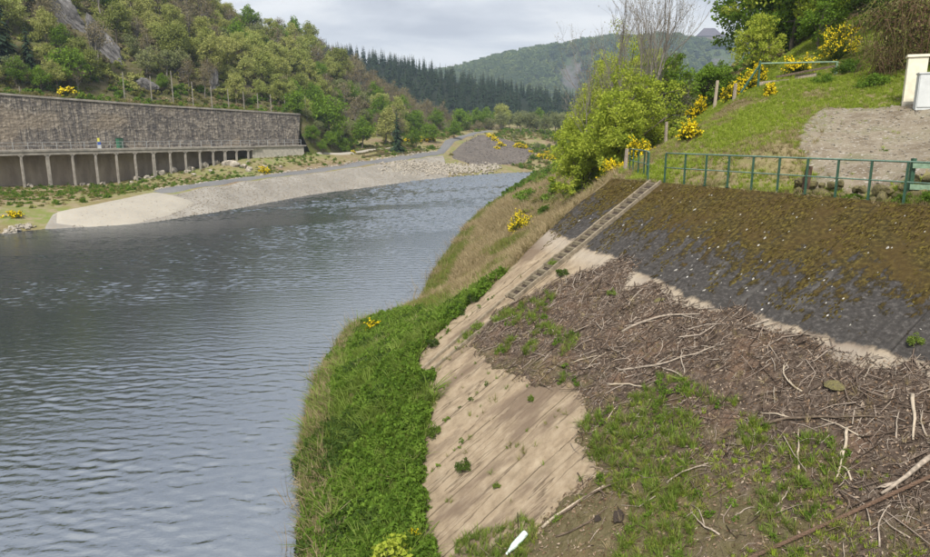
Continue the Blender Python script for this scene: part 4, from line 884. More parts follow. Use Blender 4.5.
# marked single trees there
def on_hill(nm, tm, al, s, sc, lb, cat='tree'):
    x, y = wl(al, s); return plant_tree(nm, tm, (x, y, zH(x, y) - .2), lb, None, sc, cat=cat)
on_hill('spruce_tree', W_co[0], 5.6, 13, (1.9, 1.9, 1.15), 'big dark layered spruce near the top left corner')
on_hill('spruce_tree', W_co[1], 2.0, 15, (1.8, 1.8, 1.1), 'dark spruce at the left edge beside the bigger spruce')
on_hill('spruce_tree', W_co[1], 90, 52, .95, 'dark spruce standing on the skyline of the left hill')
on_hill('spruce_tree', W_co[0], 84, 50, .7, 'smaller dark spruce just left of the skyline spruce')
tb = bare_mesh(7, 9, G['palebark'], 3, .45, .11, 4)
tb2 = tree_meshes(181, 8.5, 2.6, 3.4, 40, 26, .3, G['brown'], 'palebark', stems=5, nl=10, crad=.4)
on_hill('multi_stemmed_tree', tb2, 19.5, 12.5, 1.05, 'pale multi-stemmed budding tree in front of the grey rock rib')
big_mid = tree_meshes(190, 6.5, 3.4, .6, 60, 60, .40, G['mid'], nl=10, crad=.32)
on_hill('green_tree', big_mid, 13.5, 8.5, .95, 'bright green bushy tree just above the wall near the spruces')
on_hill('green_tree', W_gr[0], 5.5, 8., .8, 'thin greyish bush-like tree above the wall at far left')
on_hill('green_tree', W_mid[0], 8.5, 6.5, .62, 'low fresh green tree against the wall top at far left')
on_hill('green_tree', W_mid[0], 63, 16, .98, 'bright upright green tree in the wood above the right end of the wall')
on_hill('green_tree', W_mid[1], 16, 17, .75, 'dull green round tree between spruce and multi-stemmed tree')

# belt of bushes and trees beyond the wall end
belt = [('green_tree', big_mid, -28.5, 145.5, 1.25, 'large dense green bush-tree beyond the right end of the wall'), ('green_tree', W_mid[0], -22.5, 152, 1.1, 'dark green tree between the big bush-tree and the single spruce'),
        ('green_tree', W_ol[1], -18.3, 161, 1.15, 'yellowish tree beside the single spruce by the footpath'), ('spruce_tree', W_co[0], -15.2, 155, 1.02, 'single dark spruce rising from the bushes by the road'),
        ('green_tree', W_mid[1], -11.5, 163, .78, 'light green round bush-tree right of the single spruce'), ('green_tree', big_mid, -34.0, 139.5, .72, 'small green bush hugging the end of the stone wall'),
        ('green_tree', big_mid, -9, 178, .75, 'green bush-tree by the bend of the road'), ('green_tree', W_mid[0], -3, 190, .8, 'green bush-tree left of the road crest'), ('green_tree', big_mid, -14, 190, 1.0, 'broad green bush-tree behind the road bend'),
        ('green_tree', W_mid[1], -8, 206, 1.0, 'green tree above the road crest'), ('green_tree', big_mid, -1, 222, 1.1, 'wide green tree behind the road crest'), ('green_tree', W_mid[0], -18, 205, 1.1, 'green tree below the brown bare wood'), ('green_tree', W_mid[1], 4, 236, 1.1, 'green tree right of the road crest')]
for i, (al_b, s_b, sc_b) in enumerate([(53.8, -1.4, .5), (55.4, -2.6, .42), (56.5, -.4, .55), (58.5, -1.6, .5), (60.5, -.6, .6), (54.6, .9, .45), (62.5, 0, .55), (57.6, 1.4, .6)]):
    x, y = wl(al_b, s_b); z_b = float(np.interp(s_b, [-3, 1.3], [zL(x, y), zH(x, y)])) if al_b < 62 else zL(x, y)
    plant_tree('green_bush', [big_mid, W_mid[0], W_gr[1]][i % 3], (x, y, z_b - .4), '%s bush covering the bank at the end of the stone wall' % ['lush green', 'fresh green', 'greyish green'][i % 3], 'bushes at the wall end', sc_b, cat='bush')
def zG(x, y): return max(zL(x, y), zH(x, y)) if to_wl(x, y)[1] > 1.3 else zL(x, y)
for nm, tm, x, y, sc, lb in belt: plant_tree(nm, tm, (x, y, zG(x, y) - .2), lb, None, sc)
k = 0
for i in range(64):
    x = random.uniform(2, 62); y = random.uniform(222, 290); sc = random.uniform(.8, 1.35)
    if abs(x - 6) < 5 and y < 232: continue
    plant_tree('grey_green_tree', random.choice(W_gr + W_gr + W_ol[:1] + W_mid[:1]), (x, y, zL(x, y) - .2), '%s tree of the belt across the valley end, %s' % ('large hazy' if sc > 1.15 else 'hazy' if sc > .95 else 'small hazy', 'right behind the road crest' if x < 18 else 'behind the scree mound' if x < 36 else 'partly behind the lime trees'), 'trees across the valley end', sc)
for i in range(22):
    x = random.uniform(14, 44); y = random.uniform(196, 222); sc = random.uniform(.28, .5)
    plant_tree('grey_green_bush', random.choice(W_gr + W_mid), (x, y, zL(x, y) - .2), 'low bush at the foot of the tree belt across the valley end', 'bushes at the valley end', sc, cat='bush')

# conifer plantation
CM = [conifer_mesh(200 + i, 13, 2.9, 17, 8, G['needle'], droop=.3) for i in range(4)]
cl = []
for yy in np.arange(386, 486, 8.):
    for xx in np.arange(-92, 118, 6.4):
        x = xx + random.uniform(-2.4, 2.4); y = yy + random.uniform(-3, 3)
        if -110 + (486 - yy) * .1 < x < 112: cl.append((y, x))
random.shuffle(cl); cl = sorted(cl, key=lambda q: -q[0])
cl = sorted(random.sample(cl, min(len(cl), 296)), key=lambda q: q[0])
for y, x in cl:
    o = put('plantation_conifer', random.choice(CM), loc=(x, y, float(hC(np.array([x]), np.array([y]))[0]) - .3), rot=(0, 0, random.uniform(0, 6)), scl=random.uniform(.72, 1.0))
    tag(o, 'dark %s conifer %s of the plantation, %s' % ('tall' if o.scale[0] > .9 else 'short' if o.scale[0] < .8 else 'middling', 'along the skyline' if y > 462 else 'in the upper rows' if y > 435 else 'in the lower rows' if y > 405 else 'at the front edge', 'behind the wooded left spur' if x < -45 else 'left of the pale far hill' if x < 5 else 'under the distant hill' if x < 55 else 'towards the lime trees'), 'conifer', 'conifers of the plantation')
rest = np.c_[rng.uniform(-150, 170, 900), rng.uniform(372, 500, 900)]
scatter('conifer_wood', np.c_[rest, hC(rest[:, 0], rest[:, 1]) - .3], CM, rng.uniform(.6, .9, 900), tilt=.02, label='dense dark conifer wood filling the plantation hill')
# far wooded hill
FP = [tree_meshes(220 + i, 1.15, .62, .12, 26, 22, .22, G['far'], crad=.42, nl=3, tr=.05)[1] for i in range(3)]
n = 5200; x = rng.uniform(-130, 620, n); y = rng.uniform(840, 1240, n)
gz = (hF(x, y + 4) - hF(x, y - 4)) / 8; k = gz + .5 * fbm(x * .05, y * .05, 2) < 1.15; x, y = x[k], y[k]
scatter('distant_woodland', np.c_[x, y, hF(x, y) - 1], FP, rng.uniform(8, 14, len(x)), tilt=.05, label='bluish green woodland covering the distant hill')
# left bank undergrowth
UB = [bush_meshes(240 + i, .8, .9, 16, 26, .22, G['weed']) [1] for i in range(2)] + [bush_meshes(244 + i, .8, .6, 14, 24, .2, G['drygreen'])[1] for i in range(3)] + [bush_meshes(248, .8, .6, 14, 24, .18, G['dry'])[1]]
x = rng.uniform(-72, -5, 16000); y = rng.uniform(60, 190, 16000); al, s = to_wl(x, y)
rf = np.array(ROAD_F); okk = (s < 3.4) & (s > -34)
rx = np.interp(y, rf[:, 1], rf[:, 0]); okk &= (x < rx - 1.2) & ~((y < 84.5) & (x > np.interp(y, [60, 66, 69, 73, 78, 84.5], [-42.5, -43, -43.2, -42, -40.6, -39.5]))) & (hL(x, y) > WATER + .15) & ~((s > -1.0) & (al < 40))
dens = fbm(x * .12, y * .12, 6) > -.12 + .2 * (rng.uniform(size=len(x)) - .5)
okk &= dens; x, y = x[okk], y[okk]
scatter('left_bank_undergrowth', np.c_[x, y, hL(x, y) - .1], UB, rng.uniform(.2, .6, len(x)), label='low green and brown undergrowth between road and gallery')
x = rng.uniform(-20, 60, 6000); y = rng.uniform(150, 262, 6000); al, s = to_wl(x, y); rn = np.array(ROAD_N); k = (hL(x, y) > WATER + .3) & ((x < np.interp(y, rf[:, 1], rf[:, 0]) - 1) | (x > np.interp(y, rn[:, 1], rn[:, 0]) + 1.0)) & (fbm(x * .1, y * .1, 9) > -.1) & ~inpoly(x, y, [(5.2, 212), (2, 196), (-.5, 187), (-3, 170), (-2.6, 156), (8, 162), (15, 171), (18, 184), (18, 198)]) & ~((y < 164) & (x > -9)); x, y = x[k], y[k]
scatter('valley_floor_scrub', np.c_[x, y, hL(x, y) - .1], UB, rng.uniform(.4, 1.2, len(x)), label='low scrub over the flat at the valley end')
x, y = wl(rng.uniform(-10, 95, 900), rng.uniform(1.2, 11, 900)); scatter('hill_foot_undergrowth', np.c_[x, y, hH(x, y) - .1], UB, rng.uniform(.4, 1.3, 900), label='undergrowth along the top of the stone wall')
x, y = wl(rng.uniform(-12, 160, 2600), rng.uniform(9, 62, 2600)); scatter('forest_undergrowth', np.c_[x, y, hH(x, y) - .2], [bush_meshes(250 + i, .9, .9, 14, 20, .3, G['olive'])[1] for i in range(2)] + [bush_meshes(253, .9, .9, 14, 20, .3, G['brown'])[1]], rng.uniform(.6, 1.6, 2600), label='shrub layer between the trees of the left wood')

# brooms
B_far = [broom_meshes(260 + i, 1., 1., 60, 7, .20) for i in range(3)]
def fb(x, y, sc, lb, z=None): plant_broom(random.choice(B_far), (x, y, (zG(x, y) if z is None else z) - .1), lb, sc)
x, y = wl(11.5, 4.5); fb(x, y, 1.6, 'yellow broom spilling over the wall top at the left', zH(x, y) + .6)
x, y = wl(13.6, 3.4); fb(x, y, 1.0, 'smaller yellow broom lower right of the one on the wall top', zH(x, y) + .1)
fb(-44.6, 67, .9, 'yellow broom at the left picture edge near the water'); fb(-34.5, 118, 1.25, 'yellow broom on the grass below the gallery end')
for i, (x, y, sc) in enumerate([(-14.5, 172, 1.2), (-13.0, 174, 1.3), (-11.6, 176, 1.3), (-10.0, 178, 1.4), (-8.6, 181, 1.1), (-23.5, 145.5, .8)]): fb(x, y, sc, 'yellow broom in the row under the bushes left of the road', None)
for x, y, sc in [(7.2, 199, 1.6), (8.2, 194, 1.5), (9.8, 188, 1.6), (8.4, 184, 1.2)]: fb(x, y, sc, 'yellow broom on the crest of the dark scree mound')
for x, y, sc in [(14.5, 190, 1.7), (16.2, 191, 1.5), (19.5, 180, 1.4), (21.0, 183, 1.2), (22.5, 181, 1.5), (24, 180, 1.2), (22.6, 190, 1.1), (17.5, 186, .9)]: fb(x, y, sc, 'yellow broom on the flat beyond the scree mound')
for o in list(scene.objects):
    if o.name.startswith('broom_bush') and 'row under' in o['label']: o['group'] = 'brooms in the row left of the road'
    elif o.name.startswith('broom_bush') and 'crest of the dark' in o['label']: o['group'] = 'brooms on the scree crest'
    elif o.name.startswith('broom_bush') and 'flat beyond' in o['label']: o['group'] = 'brooms on the flat beyond the scree'

# ------------------------------------------------------------------ right bank: trees
def on_R(nm, tm, x, y, sc, lb, rz=None, cat='tree', dz=-.2, group=None): return plant_tree(nm, tm, (x, y, zR(x, y) + dz), lb, group, sc, rz, cat)
def lime(seed, H, R, base, nc=120, npc=90, **kw): return tree_meshes(seed, H, R, base, int(nc * 1.2), npc, .15, kw.pop('mat', G['lime']), 'bark', tr=.13, crad=.2, lump=.4, nl=26, hollow=.35, **kw)
on_R('lime_green_tree', lime(300, 8.6, 3.0, .8, 150), 10.2, 48, 1., 'tallest lime green tree leaning over the river bank')
on_R('lime_green_tree', lime(303, 6.4, 2.4, .2, 130), 8.5, 45, 1., 'lime green tree hanging lowest and farthest left over the bank')
on_R('lime_green_tree', lime(306, 5.2, 2.1, .2, 120), 8.1, 37, 1., 'low spreading lime green tree behind the end of the curved railing')
on_R('lime_green_tree', lime(309, 8.2, 2.5, 1.0, 110), 11, 47.5, 1., 'lime green tree behind the bare trees')
on_R('lime_green_tree', lime(312, 4.4, 1.8, .1, 100), 7.0, 39.5, 1., 'small yellowish green tree lowest on the bank above the brown grass')
on_R('green_tree', lime(315, 6.5, 2.2, .6, 90, 70, mat=G['mid']), 13.2, 46, 1., 'fresh green tree filling in behind the bare trunks')
on_R('green_tree', lime(318, 3.4, 1.8, .2, 90, 70, mat=G['mid']), 16.4, 47, 1., 'green bushy tree behind the post and brooms')
on_R('green_tree', lime(321, 6.5, 2.6, .6, 90, 70, mat=G['lime']), 14.8, 55, 1., 'yellow-green tree far behind the bare trees')
on_R('green_tree', lime(324, 7.5, 3, .6, 90, 70, mat=G['mid']), 12, 60, 1., 'green tree farther along the bank behind the lime trees')
on_R('lime_green_tree', lime(340, 10.4, 3.2, 1.0, 150), 11.6, 52, 1., 'tall lime green tree at the back of the lime group')
on_R('lime_green_tree', lime(351, 9.2, 2.7, .8, 160), 9.4, 49, 1., 'lime green tree rising highest under the bare crowns')
on_R('lime_green_tree', lime(353, 5.6, 2.2, .2, 140), 10.9, 44, 1., 'lime green tree low between bare trunks and brooms')
on_R('lime_green_tree', lime(348, 8.8, 2.6, .6, 150), 12.6, 50, 1., 'lime green tree seen through the bare trunks')
on_R('lime_green_tree', lime(342, 6.4, 2.4, .4, 120), 9.8, 41, 1., 'lime green tree right behind the yellow broom at the railing end')
on_R('lime_green_tree', lime(344, 7.6, 2.6, .5, 130), 9.4, 53, 1., 'lime green tree behind the lowest-hanging one')
for i, (x, y, H, sp, r0, lb) in enumerate([(12.2, 42, 11.5, .42, .10, 'tallest bare grey tree behind the railing, straight trunk'), (12.8, 42.6, 10.5, .45, .085, 'bare grey tree leaning right beside the tallest bare one'), (11.2, 43.5, 10.2, .5, .08, 'bare grey tree left of the tallest one'), (9.9, 44, 7.6, .6, .06, 'thin bare sapling sticking out of the lime tree top'), (13.9, 43.5, 8, .55, .06, 'slender bare tree right of the bare group'), (9.7, 46.5, 11, .5, .07, 'bare grey tree standing above the lime tree tops'), (11.5, 46.5, 12.5, .45, .08, 'tall bare tree behind the main bare group'), (13.2, 45, 11, .5, .07, 'bare tree at the right of the main bare group'), (10.6, 40.5, 6.5, .7, .05, 'small bare tree with low spreading twigs among the lime leaves')]):
    tm, tips = bare_mesh(330 + i, H, G['palebark'], 3, sp, r0, 6)
    rr = np.random.default_rng(i); k = tips[rr.uniform(size=len(tips)) < .45]; v, f, t = leaves(k, .09, rr.uniform(0, 1, len(k)), rr)
    x -= 1.7; tt = thing('bare_tree', lb, 'tree', (x, y, zR(x, y) - .1)); put('trunk', tm, tt); put('buds', mesh('buds', v, f, G['brown'], False, t), tt)['kind'] = 'stuff'
T_gr = [tree_meshes(346 + i, 6.5, 2.3, .6, 80, 36, .14, G['grey'], 'palebark', nl=40, crad=.26, hollow=.2) for i in range(2)]
on_R('thin_leaved_tree', T_gr[0], 12.0, 45.5, 1., 'thin grey-green tree mingling with the bare trunks')
on_R('thin_leaved_tree', T_gr[1], 14.4, 45, .5, 'thin grey-green tree right of the bare trunks')
on_R('thin_leaved_tree', T_gr[0], 10.0, 43, .9, 'thin grey-green tree between bare and lime trees')
# wood on the upper right
R_mid = [tree_meshes(350 + i, 8, 3.0, .5, 90, 70, .24, G['mid'], nl=20, crad=.24) for i in range(2)]
R_lime = [tree_meshes(354 + i, 8, 3.0, .5, 90, 70, .24, G['lime'], nl=20, crad=.24) for i in range(2)]
R_dark = [tree_meshes(358 + i, 8, 3.0, .3, 100, 70, .22, G['dark'], nl=20, crad=.24) for i in range(2)]
UR = [(R_mid[1], 23.4, 57, 1.3, 'tall green tree at the very back of the upper right wood'), (R_lime[1], 25.8, 53, 1.25, 'tall light green tree behind the left corner of the upper wood'), (R_mid[0], 22.6, 53, .95, 'green tree closing the left flank of the upper right wood'), (R_lime[0], 28.5, 55, 1.4, 'high light green tree over the dark trees'),
      (R_mid[0], 22.0, 48, .95, 'mid-green tree at the left corner of the upper right wood'), (R_lime[0], 22.4, 45, .7, 'light green tree on the edge of the upper right wood'), (R_mid[1], 24, 50, 1.2, 'tall green tree behind the edge of the upper right wood'), (R_lime[1], 22.5, 52, 1.25, 'tall light green tree at the back of the upper right wood'),
      (R_dark[0], 25, 44, 1.0, 'dark green tree behind the big broom'), (R_mid[0], 27.5, 48, 1.2, 'green tree above the big broom at the top edge'), (R_dark[1], 27, 40, .95, 'dark leafy tree right of the big broom'), (R_dark[0], 30.5, 42, 1.15, 'dark tree rising behind the brambles'),
      (R_mid[1], 31, 50, 1.4, 'green tree far up behind the dark trees'), (R_dark[1], 34, 40, 1.2, 'dark tree at the upper right corner'), (R_dark[0], 25.5, 34.5, .62, 'dark ivy-covered bush beside the brambles'), (R_lime[0], 18.2, 44, .5, 'low light green tree left behind the barrier'),
      (R_mid[1], 20.5, 41.5, .5, 'low green tree behind the barrier'), (R_mid[0], 18.0, 50, .42, 'green tree behind the low ones by the barrier'), (R_dark[1], 37, 47, 1.5, 'big dark tree at the back of the upper right corner'), (R_mid[0], 26.0, 57, 1.1, 'green tree deep behind the left corner of the upper wood'), (R_dark[0], 22.8, 39.5, .55, 'dark bush right behind the big broom')]
for tm, x, y, sc, lb in UR: on_R('wood_edge_tree', tm, x, y, sc, lb)
# bramble thicket
def bramble(seed, R, H, ns, nlf):
    r = np.random.default_rng(seed); g = Geo(); C = []
    for i in range(ns):
        th = r.uniform(0, 6.283); q = R * r.uniform(.2, 1.0); p0 = np.array([r.normal(0, .45 * R), r.normal(0, .45 * R), -.1]); p2 = p0 + np.array([math.cos(th) * q, math.sin(th) * q, H * r.uniform(0., .7)]); p1 = (p0 + p2) / 2 + np.array([0, 0, H * r.uniform(.5, 1.1)])
        w = np.linspace(0, 1, 7)[:, None]; pt = (1 - w) ** 2 * p0 + 2 * w * (1 - w) * p1 + w ** 2 * p2; pt[1:] += r.normal(0, .03 * R, (6, 3)); g.tube(pt, .013, 3, False, t=float(r.uniform(0, .8)))
        k = r.integers(0, 7, nlf); C.append(pt[k] + r.normal(0, .12, (nlf, 3)))
    C = np.concatenate(C); v, f, t = leaves(C, .10 * r.uniform(.5, 1.4, len(C)), r.uniform(0, 1, len(C)), r)
    return g.mesh('stems', G['bramble']), mesh('foliage', v, f, G['bramble'], False, t)
BR = [bramble(370 + i, 1.6, 2.2, 170, 26) for i in range(2)]
for i, (x, y, sc, lb) in enumerate([(20.8, 30.5, 1.15, 'reddish brown bramble thicket behind the cream pillar'), (23.2, 32, 1.6, 'tall brown bramble thicket at the right edge above the pillar'), (22.0, 34.5, 1.35, 'brown bramble thicket between dark trees and pillar'), (19.2, 31.8, .75, 'low bramble clump left of the cream pillar'), (20.6, 26.5, .8, 'bramble clump behind the grey cabinet'), (24.5, 29.5, 1.5, 'bramble thicket highest on the right bank')]):
    plant_bush('bramble_thicket', BR[i % 2], (x, y, zR(x, y) - .1), lb, sc)
BU = [bush_meshes(380 + i, 1., .9, 40, 50, .12, G['weed']) for i in range(2)]
for x, y, sc, lb in [(17.8, 24.0, .5, 'green nettle clump in front of the grey cabinet'), (18.9, 23.2, .7, 'dark leafy clump right of the grey cabinet'), (17.6, 30.2, .7, 'green bush at the foot of the brambles'), (16.9, 33.4, .6, 'low green bush in the turf below the barrier'), (19.2, 35.2, .8, 'green bush at the right post of the barrier'), (11.2, 16.3, .35, 'leafy green weed clump behind the railing under the path'), (10.8, 16.7, .3, 'smaller weed clump behind the railing beside the stones'), (12.6, 20.8, .16, 'tiny green weed in the middle of the path'), (8.8, 34.5, .7, 'round green bush between railing end and brooms'), (10.2, 18.0, .3, 'green weed tuft growing in front of the stone edge')]:
    plant_bush('weed_clump' if sc < .6 else 'green_bush', random.choice(BU), (x, y, zR(x, y) - .05), lb, sc)
# near brooms
for i, (x, y, R, H, lb) in enumerate([(20.0, 38.2, 1.35, 2.1, 'largest yellow broom above the right end of the barrier'), (18.0, 38.4, .8, 1.2, 'yellow broom behind the middle of the barrier'), (15.6, 38.6, .95, 1.2, 'yellow broom at the left end of the barrier'), (14.5, 38.0, .7, .9, 'small yellow broom left of the barrier strut'), (9.5, 29.2, .62, .85, 'rounded yellow broom in the turf behind the railing'), (13.6, 41, .75, 1.25, 'yellow broom beside the pale wooden post'), (8.7, 34.2, .8, 1.3, 'yellow broom with dark stems behind the curved railing'), (7.4, 33.6, .7, .95, 'yellow broom half under the lime tree at the railing end'), (3.6, 44.5, 1.0, 1.7, 'single yellow broom on the brown river bank'), (14.5, 33.4, .28, .6, 'sparse little yellow broom alone on the grass slope'), (16.8, 40.6, .8, 1.2, 'yellow broom behind the barrier, higher up')]):
    plant_broom(broom_meshes(400 + i, R, H, 130, 13, .085), (x, y, zR(x, y) - .05), lb)

# ------------------------------------------------------------------ grass
def tuft(seed, n, h, w, spread, mat, curl=.5, seg=2):
    r = np.random.default_rng(seed); V = []; F = []; T = []; c = 0
    for i in range(n):
        th = r.uniform(0, 6.283); d = np.array([math.cos(th), math.sin(th), 0]); sd = np.array([-d[1], d[0], 0]) * w * r.uniform(.6, 1.2); b = d * r.uniform(0, spread) ; L = h * r.uniform(.5, 1.15); cu = curl * r.uniform(.3, 1.5); tn = r.uniform(0, 1)
        ps = [b + d * cu * L * (k / seg) ** 1.8 + np.array([0, 0, L * (k / seg) * (1 - .35 * cu * (k / seg))]) for k in range(seg + 1)]
        for k in range(seg):
            a0 = 1 - .55 * k / seg; a1 = 1 - .55 * (k + 1) / seg if k < seg - 1 else .12
            V += [ps[k] - sd * a0, ps[k] + sd * a0, ps[k + 1] + sd * a1, ps[k + 1] - sd * a1]; F.append([c, c + 1, c + 2, c + 3]); c += 4; T.append(tn)
    return mesh('tuft', np.array(V), np.array(F), mat, False, T)
TG = [tuft(500 + i, 16, .26, .010, .09, G['grass'], .6) for i in range(3)]
TT = [tuft(505 + i, 14, .42, .011, .12, G['grass'], .8, 3) for i in range(2)]
TL = [tuft(510 + i, 18, .15, .009, .10, G['lawn'], .5) for i in range(3)]
TD = [tuft(520 + i, 18, .32, .008, .09, G['dry'], .7) for i in range(3)]
TM = [tuft(530 + i, 15, .26, .008, .09, G['drygreen'], .6) for i in range(3)]
WD = [bush_meshes(540 + i, .16, .2, 10, 12, .055, G['weed'], nst=2)[1] for i in range(3)]
def field(n, x0, x1, y0, y1, cond):
    x = rng.uniform(x0, x1, n); y = rng.uniform(y0, y1, n); k = cond(x, y); x, y = x[k], y[k]; return x, y, hR(x, y)
shx = lambda y: np.interp(y, [q[1] for q in SHORE_R], [q[0] for q in SHORE_R])
def offslab(x, y):
    a, t = to_at(x, y); return ~((t > -.1) & (t < toe(a) + 1.0 * fbm(a * 1.4, t, 2) + .5 * fbm(a * 5, t * 3, 6) + .1) & (a < a_left(t) + .05))
def bench(x, y): a, t = to_at(x, y); return offslab(x, y) & (x > shx(y) - .1) & (t > 5) & (y < 37 - .6 * (x + 2))
# lush grass bench between slab toe and water
x, y, z = field(60000, -7, 5, 6, 38, bench); nn_ = fbm(x * .55, y * .55, 12); sel = rng.uniform(size=len(x))
g1 = (nn_ > -.12) & (sel < .52); g2 = (nn_ < .06) & (sel > .45)
scatter('bench_grass', np.c_[x, y, z - .03][g1], TG + TG + TT[:1], rng.uniform(.7, 1.5, g1.sum()) * (1 + .8 * np.clip(nn_[g1], 0, 1)), tilt=.25, label='lush green grass on the ledge between slab and water')
scatter('bench_weeds', np.c_[x, y, z - .02][g2], WD, rng.uniform(.6, 1.8, g2.sum()), label='leafy weeds among the grass on the ledge by the water')
k = (x - shx(y) < .7 + .5 * fbm(y * .6, y * 0, 3)) & (sel < .5); scatter('shore_dry_grass', np.c_[x, y, z - .05][k], TD, rng.uniform(.8, 1.7, k.sum()), tilt=.4, label='dry straw grass fringing the water edge of the ledge')
yy_ = rng.uniform(9, 60, 420); k = fbm(yy_ * .5, yy_ * 0, 61) > -.12; yy_ = yy_[k]; xx_ = shx(yy_) + rng.normal(.1, .28, len(yy_)); scatter('shore_stalks', np.c_[xx_, yy_, np.maximum(hR(xx_, yy_), WATER) - .05], [tuft(560 + i, 5, .55, .005, .08, G['dry'], .55, 3) for i in range(3)], rng.uniform(.9, 2., len(yy_)), tilt=.35, label='tall dead stalks leaning over the water edge')
WK = [bush_meshes(570 + i, .2, .26, 12, 14, .06, leafmat('nettle_leaves', [(.03, .055, .015), (.055, .095, .022), (.09, .14, .035)], .25, .5), nst=2)[1] for i in range(2)]
k = (fbm(x * .8, y * .8, 83) > .13) & (sel > .35) & (sel < .8); scatter('bench_nettles', np.c_[x, y, z - .02][k], WK, rng.uniform(.7, 1.6, k.sum()), label='dark nettle patches in the grass of the ledge')
k = ((fbm(x * .6, y * .6, 87) > .15) & (sel > .7)) | (sel > .965); scatter('bench_dry_patches', np.c_[x, y, z][k], TD + TM, rng.uniform(.5, 1.1, k.sum()), tilt=.8, label='flattened dry grass patches on the ledge')
# brown bank beyond the slab
def bankc(x, y): return offslab(x, y) & (x > shx(y) - .1) & (x < np.interp(y, [22, 28, 33, 45, 60, 90], [2.5, 6, 7.5, 9, 10, 14])) & (y > 21) & ~((to_at(x, y)[1] > 5) & (y < 37 - .6 * (x + 2)) & (rng.uniform(size=x.shape) < .8))
x, y, z = field(80000, -6, 16, 20, 92, bankc); nn_ = fbm(x * .4, y * .25, 15); rr = rng.uniform(size=len(x)); edge_ = x - shx(y)
gk = (nn_ + .25 * (edge_ < 1.6) + .1 * (rr - .5) > .10); far_ = 1 + smooth(30, 80, y) * .9
scatter('bank_grass', np.c_[x, y, z - .03][gk], TM + TG[:1], (rng.uniform(.7, 1.4, len(x)) * far_)[gk], tilt=.25, label='mixed green and faded grass on the river bank beyond the slab')
scatter('bank_dry_grass', np.c_[x, y, z - .03][~gk], TD, (rng.uniform(.7, 1.5, len(x)) * far_)[~gk], tilt=.35, label='brown dry grass on the river bank beyond the slab')
x, y, z = field(3500, -6, 40, 86, 180, lambda x, y: (x > shx(y) - .3) & (x < shx(y) + 14)); scatter('far_bank_scrub', np.c_[x, y, z - .1], UB, rng.uniform(.4, 1.1, len(x)), label='scrub along the far right bank')
x, y, z = field(2000, 5, 60, 48, 130, lambda x, y: (x > shx(y) + 5)); scatter('right_hill_scrub', np.c_[x, y, z - .1], UB, rng.uniform(.5, 1.5, len(x)), label='scrub under the trees of the right bank')
# meadow behind the railing
def mead(x, y): a, t = to_at(x, y); return (t < -.12) & offslab(x, y) & (polydist(x, y, PATH) + .9 * fbm(x * .9, y * .9, 3) < .1) & (x > np.interp(y, [20, 24, 30, 38, 46], [5, 6, 6.8, 8, 10]))
x, y, z = field(60000, 5, 24, 12, 46, mead); nn_ = fbm(x * .45, y * .45, 33); rr = rng.uniform(size=len(x))
dryk = (nn_ + .22 * (rr - .5) - .13 * smooth(13, 16, x) - .25 * smooth(34, 38, y) * (x > 12) + .05 * smooth(9, 7, x - .0) > .06)
scatter('meadow_grass', np.c_[x, y, z - .02][~dryk], TL, rng.uniform(.6, 1.25, (~dryk).sum()), tilt=.25, label='bright spring turf on the slope behind the railing')
scatter('meadow_dry_grass', np.c_[x, y, z - .02][dryk], TD + TM, rng.uniform(.35, .75, dryk.sum()), tilt=.45, label='faded straw patches in the turf behind the railing')
x, y, z = field(9000, 9, 21, 14, 29, lambda x, y: (polydist(x, y, PATH) + .9 * fbm(x * .9, y * .9, 3) > -.1) & (rng.uniform(size=x.shape) < .55 * np.exp(-np.maximum(polydist(x, y, PATH) + .9 * fbm(x * .9, y * .9, 3), 0) / .35) + .25 * (fbm(x * .8, y * .8, 71) > .17)) & offslab(x, y) & (to_at(x, y)[1] < -.2))
scatter('path_weeds', np.c_[x, y, z], TL + TM[:1] + TD[:1], rng.uniform(.3, .9, len(x)), tilt=.4, label='sparse weeds creeping into the stony path')
# weeds and straw along the crest
aa_ = rng.uniform(-14, 1.9, 900); tt_ = rng.normal(-.12, .12, 900); P = SP(aa_, np.minimum(tt_, .2), .0); P[:, 2] = np.where(tt_ < 0, hR(P[:, 0], P[:, 1]), P[:, 2])
k = fbm(aa_ * 1.1, aa_ * 0, 4) > -.05; scatter('crest_straw', P[k], TD + TM, rng.uniform(.25, .6, k.sum()), tilt=.6, label='straw and weeds hanging over the crest below the railing')

